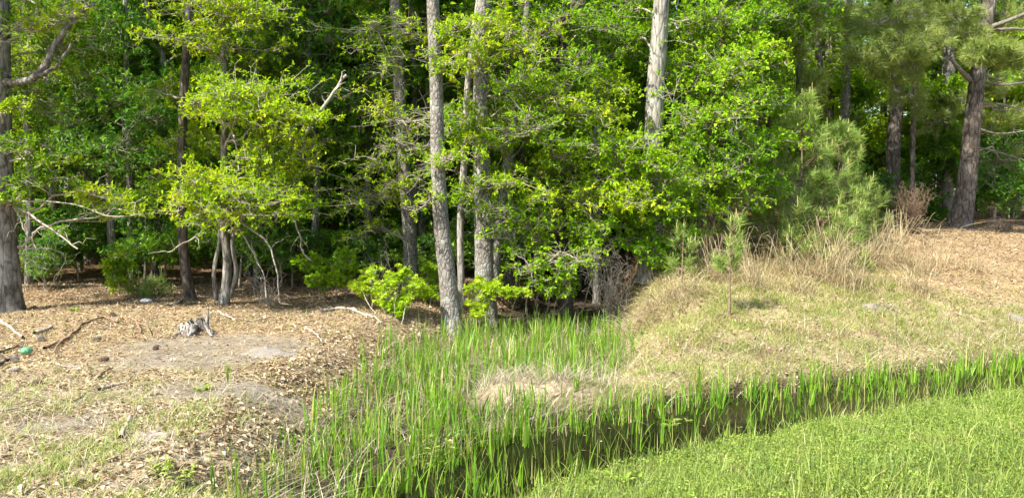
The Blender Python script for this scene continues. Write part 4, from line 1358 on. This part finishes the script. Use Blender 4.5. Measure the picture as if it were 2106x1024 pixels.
P = scatter(280000, -12, 13, 3.6, 19, straw_p)
n = len(P)
az = U(0, 6.28, n)
D = unit(np.stack([np.cos(az), np.sin(az), rng.normal(.05, .12, n)], 1))
S = np.stack([-np.sin(az), np.cos(az), 0 * az], 1) * .0026
P = P + np.array([0, 0, 1]) * U(.004, .02, (n, 1))
L = U(.08, .20, n)[:, None]
V = np.stack([P - S * 1.4, P + S * 1.4, P + D * L], 1).reshape(-1, 3)
mb = MB().add(V, np.arange(3 * n).reshape(n, 3), np.repeat(U(0, 1, n), 3))
tag(mb.build('pine_straw', M['pstraw']), 'fallen pine needles matted over the ground by the woods', 'needles', kind='stuff')
n = 2600
P = scatter(9000, -9, 11, 3.8, 15.5, lambda x, y: np.clip(left_p(x, y) * .5 + .25 * masks(x, y)['far'] * masks(x, y)['right'], 0, 1) * (1 - masks(x, y)['bed']))[:n]
n = len(P)
az = U(0, 6.28, n)
E = P + np.stack([np.cos(az), np.sin(az), 0 * az], 1) * (U(.06, .38, n) ** 1.0)[:, None]
E[:, 2] = gz(E[:, 0], E[:, 1])
T_ = bent(P + [0, 0, .012], E + [0, 0, .012], 5, .03, .035)
rr = U(.0016, .0048, n)
mb = MB().add(*tubes(T_, rr[:, None] * np.linspace(1, .6, 5), 3))
tag(mb.build('twig_litter', M['stick']), 'small dry twigs scattered through the litter', 'twigs', kind='stuff')

# thin green grass coming up through the open ground
P = scatter(300000, -8, 1.5, 3.7, 11, lambda x, y: left_p(x, y) * (1 - .9 * sand_mask(x, y)) * (.02 + .6 * sst(7.6, 4.8, y) * sst(-.3, .5, waves(x, y, .8, 81) + .5 * waves(x, y, .25, 82))))
n = len(P)
mb = MB().add(*blades(P, U(.03, .13, n), U(.003, .0065, n), U(.2, 1.3, n), 2, .5))
tag(mb.build('sparse_grass', M['thin']), 'sparse yellow-green grass on the sandy ground', 'grass', kind='stuff')
P = scatter(60000, -8, 1.0, 3.7, 8.5, lambda x, y: left_p(x, y) * .5 * sst(8, 5.5, y))
n = len(P)
mb = MB().add(*blades(P, U(.04, .12, n), U(.002, .005, n), U(.8, 2.8, n), 2, .5))
tag(mb.build('sandy_thatch', M['pale']), 'pale dead grass pressed flat on the sandy ground', 'thatch', kind='stuff')

P = scatter(1800, -2.5, 9.5, 3.7, 11.5, lambda x, y: (masks(x, y)['dm'] < masks(x, y)['hw']) * sst(-.2, .6, waves(x, y, .6, 95)))
n = len(P)
P[:, 2] = WATER_Z + .003
az = U(0, 6.28, n)
D = np.stack([np.cos(az), np.sin(az), 0 * az], 1)
mb = MB().add(*kites(P, D, np.array([0, 0, 1.0]) + 0 * D, U(.012, .05, n), U(.008, .022, n), U(0, 1, n), .5, .02, 0))
tag(mb.build('floating_debris', M['litter']), 'bits of leaf afloat on the ditch water', 'debris', kind='stuff')

# ------------------------------------------------------------------ single plants on the ground
def broomsedge(label, base, h, n, spread_, mat='straw', lean=(0, 0)):
    t = thing('broomsedge_clump', label, 'grass clump', base, 'tall tan grass clumps on the far bank')
    n = int(n * U(.9, 1.6))
    A = base + rng.normal(0, .11, (n, 3)) * [1, 1, 0]
    A[:, 2] = gz(A[:, 0], A[:, 1]) - .02
    hh = h * U(.3, 1.0, n) ** .8
    wind = rng.normal(0, .22, 2)
    az = U(0, 6.28, n)
    sp = spread_ * U(0, 1, n) * hh / h * 1.6
    E = A + np.stack([np.cos(az) * sp + wind[0] * hh, np.sin(az) * sp + wind[1] * hh, hh], 1)
    Pm = A * .45 + E * .55 - np.stack([np.cos(az) * sp, np.sin(az) * sp, 0 * hh], 1) * .2 + rng.normal(0, .02, (n, 3))
    dr = U(0, .5, (n, 1)) * (E - A)
    tip = E + np.stack([dr[:, 0] * 1.2 + rng.normal(0, .03, n), dr[:, 1] * 1.2, dr[:, 2] * U(-.45, .35, n)], 1)
    MB().add(*tubes(np.stack([A, Pm, E, (E + tip) / 2 + [0, 0, .01], tip], 1), np.array([[.0042, .0036, .003, .0024, .0014]]).repeat(n, 0), 3, U(.2, 1, n))).build('stalk', M[mat], t)
    k = n * 4
    B_ = base + rng.normal(0, .14, (k, 3)) * [1, 1, 0]
    B_[:, 2] = gz(B_[:, 0], B_[:, 1])
    MB().add(*blades(B_, U(.15, .7, k) * h, U(.003, .007, k), U(.2, 2.2, k), 3, .6)).build('blade', M[mat], t)
    return t


for px, py, h, n, s, lab in [(1425, 520, 1.25, 22, .2, 'few tall tan stalks rising at the rim of the dark hollow'), (1450, 540, 1.0, 34, .25, 'tall tan grass clump behind the lone little pine'), (1585, 545, .6, 40, .35, 'fluffy tan grass clump below the fuzzy saplings'),
                              (1640, 565, .62, 50, .4, 'dense tan grass clump leaning before the thicket'), (1700, 580, .72, 60, .42, 'widest arching tan grass clump in the middle of the bank'), (1740, 590, .6, 34, .3, 'bent-over tan grass clump beside the widest clump'),
                              (1830, 520, .75, 26, .2, 'upright tan grass clump nearest the dead brown bush'), (1885, 560, .78, 18, .35, 'straggly tan stalks crossing before the curving pine'), (1880, 600, .5, 40, .3, 'low tan grass clump at the lip of the straw clearing'),
                              (1940, 545, .55, 14, .3, 'thin tan stalks at the foot of the curving pine'), (1660, 530, .7, 34, .3, 'tan grass clump close under the tallest sapling'), (2000, 560, .35, 16, .3, 'small arching dry tuft in the straw clearing'),
                              (1530, 560, .6, 30, .28, 'tan grass clump just right of the lone little pine'), (1770, 545, .6, 30, .3, 'tan grass clump at the open end of the thicket'), (1390, 610, .30, 24, .3, 'grass clump on the brow over the side channel'),
                              (1610, 530, .75, 40, .3, 'tall tan clump half inside the lower pine thicket'), (1690, 545, .8, 44, .32, 'tall tan clump leaning in front of the low bushy sapling'), (1745, 555, .7, 40, .3, 'tan clump before the knee-high sapling'),
                              (1800, 550, .8, 30, .25, 'loose tan stalks between thicket and dead brown bush'), (1480, 575, .6, 30, .3, 'tan clump behind the crooked-stemmed little pine'), (1555, 590, .45, 30, .3, 'low tan tuft in front of the seedlings'),
                              (1850, 545, .85, 22, .3, 'tall leaning stalks in front of the dead brown bush'), (1640, 600, .35, 30, .3, 'short tan tuft on the open slope')]:
    broomsedge(lab, gnd(px, py), h * 1.15, n, s)
# matted mound of dead grass spilling over the brow
b = gnd(1370, 640)
t = thing('grass_mound', 'rounded mound of matted tan grass spilling over the side channel', 'grass clump', b)
n = 550
th, rr = U(0, 6.28, n), U(0, 1, n) ** .6
A = b + np.stack([np.cos(th) * rr * .62, np.sin(th) * rr * .42 + .15, 0 * th], 1)
A[:, 2] = gz(A[:, 0], A[:, 1]) + .15 * (1 - rr ** 2) * U(.3, 1, n)
dn = unit(np.stack([np.cos(th) * .5 - .4, np.sin(th) * .4 - .4, rng.normal(.25, .5, n)], 1) + rng.normal(0, .55, (n, 3)))
E = A + dn * U(.12, .42, (n, 1))
E[:, 2] = np.maximum(E[:, 2], gz(E[:, 0], E[:, 1]) + .005)
MB().add(*tubes(bent(A, E, 5, .2, .04), np.linspace(.0032, .0015, 5)[None].repeat(n, 0), 3, U(0, 1, n))).build('stalk', M['straw'], t)


def weed(label, base, h, stems_, leaf, mat='clover', wid=.35, spread_=.12):
    t = thing('broadleaf_weed', label, 'weed', base, 'broad-leaved weeds by the ditch')
    n = stems_
    az = U(0, 6.28, n)
    E = base + np.stack([np.cos(az) * spread_ * U(.2, 1, n), np.sin(az) * spread_ * U(.2, 1, n), h * U(.6, 1, n)], 1)
    Pp = bent(base - [0, 0, .01], E, 6, .05, .02)
    MB().add(*tubes(Pp, np.linspace(.004, .002, 6)[None].repeat(n, 0), 4, U(0, .5, n))).build('stem', M['thin'], t)
    lv = MB()
    pos = Pp[:, 1:].reshape(-1, 3).repeat(2, 0)
    m_ = len(pos)
    a = U(0, 6.28, m_)
    D = unit(np.stack([np.cos(a), np.sin(a), rng.normal(.3, .2, m_)], 1))
    lv.add(*kites(pos, D, unit(rng.normal(0, .3, (m_, 3)) + [0, 0, 1]), leaf * U(.6, 1.15, m_), leaf * wid * U(.8, 1.1, m_), np.clip(rng.normal(.6, .2, m_), 0, 1)))
    lv.build('leaf', M[mat], t)
    return t


for px, py, h, s, lf, mt, lab in [(1375, 915, .22, 9, .075, 'grass', 'dark leafy weed bush at the lawn edge over the water'), (1420, 905, .18, 7, .07, 'grass', 'smaller leafy weed next to the weed bush over the water'), (1290, 1005, .10, 5, .08, 'clover', 'bright yellowish broad weed low in the lawn corner'),
                                   (905, 985, .34, 7, .075, 'grass', 'tall leafy weed standing among the front reeds'), (890, 1010, .28, 6, .07, 'grass', 'leafy weed below the tall weed among the front reeds'), (335, 985, .11, 6, .06, 'thin', 'bright grass-like weed on the pale thatch'),
                                   (370, 1000, .10, 6, .055, 'thin', 'second bright weed beside the front tuft on pale thatch'), (1830, 600, .14, 6, .05, 'clover', 'yellow-green weed alone in the dry far bank'), (420, 805, .05, 6, .05, 'grass', 'flat green rosette on the grey sand'),
                                   (1510, 885, .12, 7, .06, 'grass', 'clump of small leaves at the lawn edge by the shaded water'), (37, 640, .10, 4, .055, 'gum', 'bright sprout at the foot of the lichen-spotted oak'), (822, 660, .12, 5, .06, 'gum', 'little yellow sprout before the sweetgum seedlings'),
                                   (155, 640, .05, 4, .06, 'clover', 'tiny yellow sprout in the dappled litter'), (735, 560, .35, 6, .07, 'oak', 'thin sprout in the shade left of the sweetgum seedlings')]:
    weed(lab, gnd(px, py), h, s, lf, mt)
for px, py, lab in [(440, 1015, 'pair of dark sword reeds standing alone at the front'), (468, 790, 'single short reed blade on the sand'), (830, 795, 'reed tuft highest on the leaf-strewn bank')]:
    b = gnd(px, py)
    t = thing('reed_tuft', lab, 'reeds', b, 'lone reed tufts')
    n = 4
    MB().add(*blades(b + rng.normal(0, .015, (n, 3)) * [1, 1, 0], U(.15, .32, n), .012, U(.02, .15, n), 4, .6, U(.2, .6, n))).build('blade', M['iris'], t)

# ------------------------------------------------------------------ sticks, stump, cones, litter
def stick(label, pix, w, mat='stick', side=(), name='fallen_stick'):
    pts = np.array([gnd(x, y) for x, y in pix])
    t = thing(name, label, 'stick', pts[0], 'sticks lying on the open ground')
    Y = pts[:, 1].mean()
    r = w * Y / FPX / 2
    n = 4 * len(pts) + 6
    q = smooth_path(pts, n)
    q[:, 2] = gz(q[:, 0], q[:, 1]) + r * .9 + .012
    q += rng.normal(0, r * .25, q.shape)
    MB().add(*tubes(q[None], (r * np.linspace(1, .6, n) * U(.85, 1.15, n))[None], 7)).build('shaft', M[mat], t, smooth=True)
    for sp in side:
        s = np.array([gnd(x, y) for x, y in sp])
        q = smooth_path(s, 10)
        q[:, 2] = gz(q[:, 0], q[:, 1]) + r * .9 + .02
        MB().add(*tubes(q[None], (r * np.linspace(.7, .3, 10))[None], 6)).build('side_branch', M[mat], t, smooth=True)
    return t


stick('straight grey stick entering below the lichen-spotted oak', [(-15, 655), (15, 675), (47, 700)], 8)
stick('long arched brown branch lying on the pine straw', [(92, 722), (130, 706), (150, 690), (172, 670), (214, 656), (243, 668)], 7, 'stick_brown', [[(130, 706), (118, 718), (110, 734)], [(135, 702), (128, 690), (140, 680)]])
stick('brown stick running in from the edge near the green litter', [(-12, 730), (15, 724), (38, 716)], 7, 'stick_brown')
stick('dark forked stick below the green litter', [(-12, 758), (12, 748), (34, 736)], 8, 'bark_dark', [[(12, 748), (4, 738), (-6, 730)]])
stick('thick weathered grey stick standing out in the front grass', [(248, 908), (256, 890), (271, 861)], 10)
stick('flat grey stick on the edge of the grey sand', [(203, 808), (230, 800), (260, 793)], 9)
stick('short dark stick among the pine cones', [(205, 782), (210, 772), (230, 762)], 7, 'stick_brown')
stick('thin pale stick at the border of the straw and thatch', [(-8, 852), (50, 840), (104, 822)], 5)
stick('thin bleached stick in front of the arched branch', [(115, 752), (140, 757), (160, 758)], 4, 'twig_pale')
stick('long pale limb lying behind the leaf slope', [(658, 642), (700, 638), (735, 645), (765, 655), (785, 668)], 6, 'twig_pale', [[(735, 645), (725, 638), (715, 642)]])
stick('short stick resting to the side of the hollow stump', [(505, 664), (530, 662), (552, 658)], 5)
stick('slim stick reaching from behind the hollow stump', [(448, 644), (470, 655), (486, 662)], 6)
stick('bleached slab of bark near the arched branch', [(70, 691), (90, 686), (108, 678)], 9, 'twig_pale')
stick('small bent root curling out of the litter', [(272, 660), (283, 668), (290, 690)], 5, 'stick_brown', [[(283, 668), (300, 675), (312, 695)]])
stick('dim stick lying across the forest floor edge', [(345, 632), (362, 628), (375, 620)], 6)
stick('thin twig on the sand next to the small ash mound', [(628, 675), (650, 690), (665, 710)], 4, 'twig_pale')
stick('brown stick at the front of the pale litter', [(150, 830), (170, 818), (180, 812)], 6, 'stick_brown')
stick('bent stick lying across the reeds and water', [(1075, 850), (1120, 835), (1160, 810)], 4, 'straw')

# hollow stump: a broken shell, open to one side, with a jagged rim
t = thing('dead_stump', 'bleached broken hollow stump on the grey sand', 'stump', STUMP)
nth, nh = 40, 14
aa = np.linspace(R(12), R(282), nth)           # the gap looks toward the lower right
rim = .16 + .04 * np.sin(aa * 1.3) + .025 * np.sin(aa * 7) + rng.normal(0, .02, nth)
rim *= sst(R(12), R(70), aa) * .45 + .55
sh = MB()
for layer, off in ((0, 0.0), (1, -.035)):
    hgt = np.linspace(0, 1, nh)
    A_, H_ = np.meshgrid(aa, hgt)
    rr = (.155 + off) * (1 + .55 * np.exp(-H_ * 3.2)) * (1 + .10 * np.sin(A_ * 5 + 1) + .07 * np.sin(A_ * 11)) + rng.normal(0, .006, A_.shape)
    X = STUMP[0] + rr * np.cos(A_) - .10 * H_
    Yy = STUMP[1] + rr * np.sin(A_) * .9 + .02 * H_
    Z = STUMP[2] - .03 + H_ * rim[None] * (1 + 0 * off)
    idx = np.arange(nth * nh).reshape(nh, nth)
    F = np.concatenate([np.stack([idx[:-1, :-1], idx[:-1, 1:], idx[1:, 1:]], -1).reshape(-1, 3), np.stack([idx[:-1, :-1], idx[1:, 1:], idx[1:, :-1]], -1).reshape(-1, 3)])
    sh.add(np.stack([X, Yy, Z], -1).reshape(-1, 3), F)
o = nth * nh
top_i = np.arange((nh - 1) * nth, nh * nth)
sh.v[-1] = sh.v[-1]
F = []
for a_, b_ in zip(top_i[:-1], top_i[1:]):
    F += [[a_, b_, b_ + o], [a_, b_ + o, a_ + o]]
for col in (0, nth - 1):
    for r_ in range(nh - 1):
        a_, b_ = r_ * nth + col, (r_ + 1) * nth + col
        F += [[a_, b_, b_ + o], [a_, b_ + o, a_ + o]]
sh.f.append(np.array(F))
M['stump'] = bark_mat('bleached_wood', (.14, .125, .105), (.26, .24, .21), (.40, .37, .33), (30, 30, 5), .2, .5, .8)
sh.build('shell', M['stump'], t)
mb = MB()
pr = np.array([STUMP + [.02, .14, .0], STUMP + [.03, .16, .16], STUMP + [.03, .165, .28]])
mb.add(*tubes(smooth_path(pr, 8)[None], np.linspace(.03, .012, 8)[None], 7))
mb.build('splinter', M['stump'], t, smooth=True)
for k in range(4):
    a = R(150 + 55 * k)
    e = STUMP + np.array([math.cos(a) * .30, math.sin(a) * .26, .0])
    e[2] = gz(e[0], e[1]) + .005
    pr = np.array([STUMP + [math.cos(a) * .12, math.sin(a) * .1, .14], (STUMP + e) / 2 + [math.cos(a) * .05, 0, .05], e])
    MB().add(*tubes(smooth_path(pr, 9)[None], np.linspace(.045, .014, 9)[None], 7, relief=(1 + rng.normal(0, .15, (1, 9, 7))))).build('root', M['stump'], t, smooth=True)


def lump(name, label, cat, base, rx, ry, h, mat, seed, rough_=.08, nu=26, nv=10, group=None, sink=.02, dip=None):
    t = thing(name, label, cat, base, group)
    th, ph = np.meshgrid(np.linspace(0, 2 * np.pi, nu, endpoint=False), np.linspace(.001, 1, nv))
    w = waves(np.cos(th) * ph * 2, np.sin(th) * ph * 2, 1.0, seed) * rough_ * 2
    X, Y_ = base[0] + np.cos(th) * ph * rx * (1 + w), base[1] + np.sin(th) * ph * ry * (1 + w)
    prof = np.cos(ph * np.pi / 2) ** 1.3
    if dip: prof = prof - dip * np.exp(-(ph / .35) ** 2)
    Z = gz(X, Y_) + h * prof * (1 + w * 2 + rng.normal(0, rough_ * .25, th.shape)) - sink * ph
    i_ = np.arange(nu * nv).reshape(nv, nu)
    j_ = np.roll(i_, -1, 1)
    MB().add(np.stack([X, Y_, Z], -1).reshape(-1, 3), np.concatenate([np.stack([i_[:-1], i_[1:], j_[1:]], -1).reshape(-1, 3), np.stack([i_[:-1], j_[1:], j_[:-1]], -1).reshape(-1, 3)])).build('body', mat, t, smooth=True)
    return t


M['sand'] = plain_mat('grey_sand', (.165, .145, .12), (.25, .222, .185), 60, .95, .1, .6, .01)
M['darksand'] = plain_mat('dug_soil', (.15, .12, .095), (.32, .275, .225), 30, .95, .1, .8, .02)
lump('sand_mound', 'small pale mound of grey sand right of the hollow stump', 'mound', gnd(552, 728), .36, .25, .06, M['sand'], 5, .14)
lump('sand_mound', 'dug dark soil with a little burrow in the front grass', 'mound', gnd(312, 898), .17, .11, .045, M['darksand'], 6, .2, dip=.6)
lump('sand_mound', 'grey anthill in the green of the far bank', 'mound', gnd(1795, 636), .26, .15, .06, M['sand'], 7)
lump('sand_mound', 'pale flat mound at the far right of the grassy bank', 'mound', gnd(2092, 655), .22, .14, .05, M['sand'], 8)


def crumple(name, label, base, r, mat, seed, flat=.6):
    t = thing(name, label, 'litter', base)
    import bmesh
    bm = bmesh.new()
    bmesh.ops.create_icosphere(bm, subdivisions=3, radius=1)
    rs = np.random.default_rng(seed)
    co = np.array([v.co for v in bm.verts])
    f = 1 + .16 * waves(co[:, 0] * 2, co[:, 1] * 2 + co[:, 2], .9, seed) * 2 + rs.normal(0, .05, len(co))
    co = co * f[:, None] * np.array(r)
    co[:, 2] = co[:, 2] * flat + r[2] * flat * .8
    fc = np.array([[v.index for v in f_.verts] for f_ in bm.faces])
    bm.free()
    MB().add(co + base, fc).build('crumpled_body', mat, t)
    return t


M['white'] = plain_mat('white_plastic', (.78, .78, .76), (.85, .85, .83), 12, .4, .5, .3, .01)
m, nt, out = new_mat('green_plastic')
p = nt.nodes.new('ShaderNodeBsdfPrincipled')
p.inputs['Base Color'].default_value = (.16, .42, .22, 1)
p.inputs['Roughness'].default_value = .25
p.inputs['Transmission Weight'].default_value = .35
nt.links.new(p.outputs[0], out.inputs[0])
M['green_pl'] = m
crumple('crumpled_bag', 'crumpled white plastic scrap at the shade edge', gnd(300, 622), (.085, .07, .055), M['white'], 3)
crumple('crumpled_bottle', 'crumpled translucent green plastic on the pine straw', gnd(54, 730), (.06, .055, .055), M['green_pl'], 4, .85)

M['cone'] = plain_mat('cone_scale', (.075, .05, .035), (.22, .16, .115), 60)
M['cone_pale'] = plain_mat('grey_cone_scale', (.22, .185, .15), (.40, .35, .29), 60)


def pine_cone(label, base, az, size=.045, mat='cone'):
    t = thing('pine_cone', label, 'pine cone', base, 'pine cones on the ground')
    n = 70
    k = np.arange(n)
    a = k * 2.39996
    u = (k + .5) / n
    rad = np.sin(np.pi * np.clip(u * .92 + .06, 0, 1)) ** .7 * size * .62
    ax = np.array([math.cos(az), math.sin(az), 0.12])
    ax /= np.linalg.norm(ax)
    s1 = unit(np.cross(ax, [0, 0, 1.0]))
    s2 = np.cross(s1, ax)
    o_ = base + np.array([0, 0, size * .55])
    D = unit((s1 * np.cos(a)[:, None] + s2 * np.sin(a)[:, None]) + ax * (u * 1.2 - .1)[:, None])
    P = o_ + ax * ((u - .5) * size * 1.9)[:, None] + D * (rad * .25)[:, None]
    mb = MB()
    tang = unit(np.cross(ax, D))
    nn_ = unit(np.cross(D, tang))
    mb.add(*kites(P, D, nn_, rad * .9 + .006, rad * .75 + .008, 0 * u, .75, .25, .1))
    mb.build('scales', M[mat], t)
    core_ = np.array([o_ - ax * size * .9, o_, o_ + ax * size * .9])
    MB().add(*tubes(core_[None], np.array([[.006, size * .28, .006]]), 8)).build('core', M[mat], t)
    return t


for px, py, az, sz, mt, lab in [(212, 745, .6, .05, 'cone', 'dark open pine cone near the edge of the grey sand'), (30, 745, 2.0, .05, 'cone_pale', 'grey pine cone beside the green litter'), (28, 768, 1.0, .05, 'cone_pale', 'weathered pine cone below the forked dark stick'),
                                (198, 702, .2, .05, 'cone_pale', 'pale pine cone in the lee of the arched branch'), (232, 652, 2.6, .05, 'cone_pale', 'pine cone at the tip of the arched branch'), (85, 702, 2.2, .05, 'cone_pale', 'pale pine cone beside the bark slab'),
                                (75, 792, 1.3, .045, 'cone', 'dark pine cone among the front litter'), (320, 720, 1.7, .04, 'cone', 'small dark cone on the bare sand')]:
    pine_cone(lab, gnd(px, py), az, sz, mt)

print('tris', sum(len(me_.polygons) for me_ in bpy.data.meshes), 'objects', len(SC.objects))
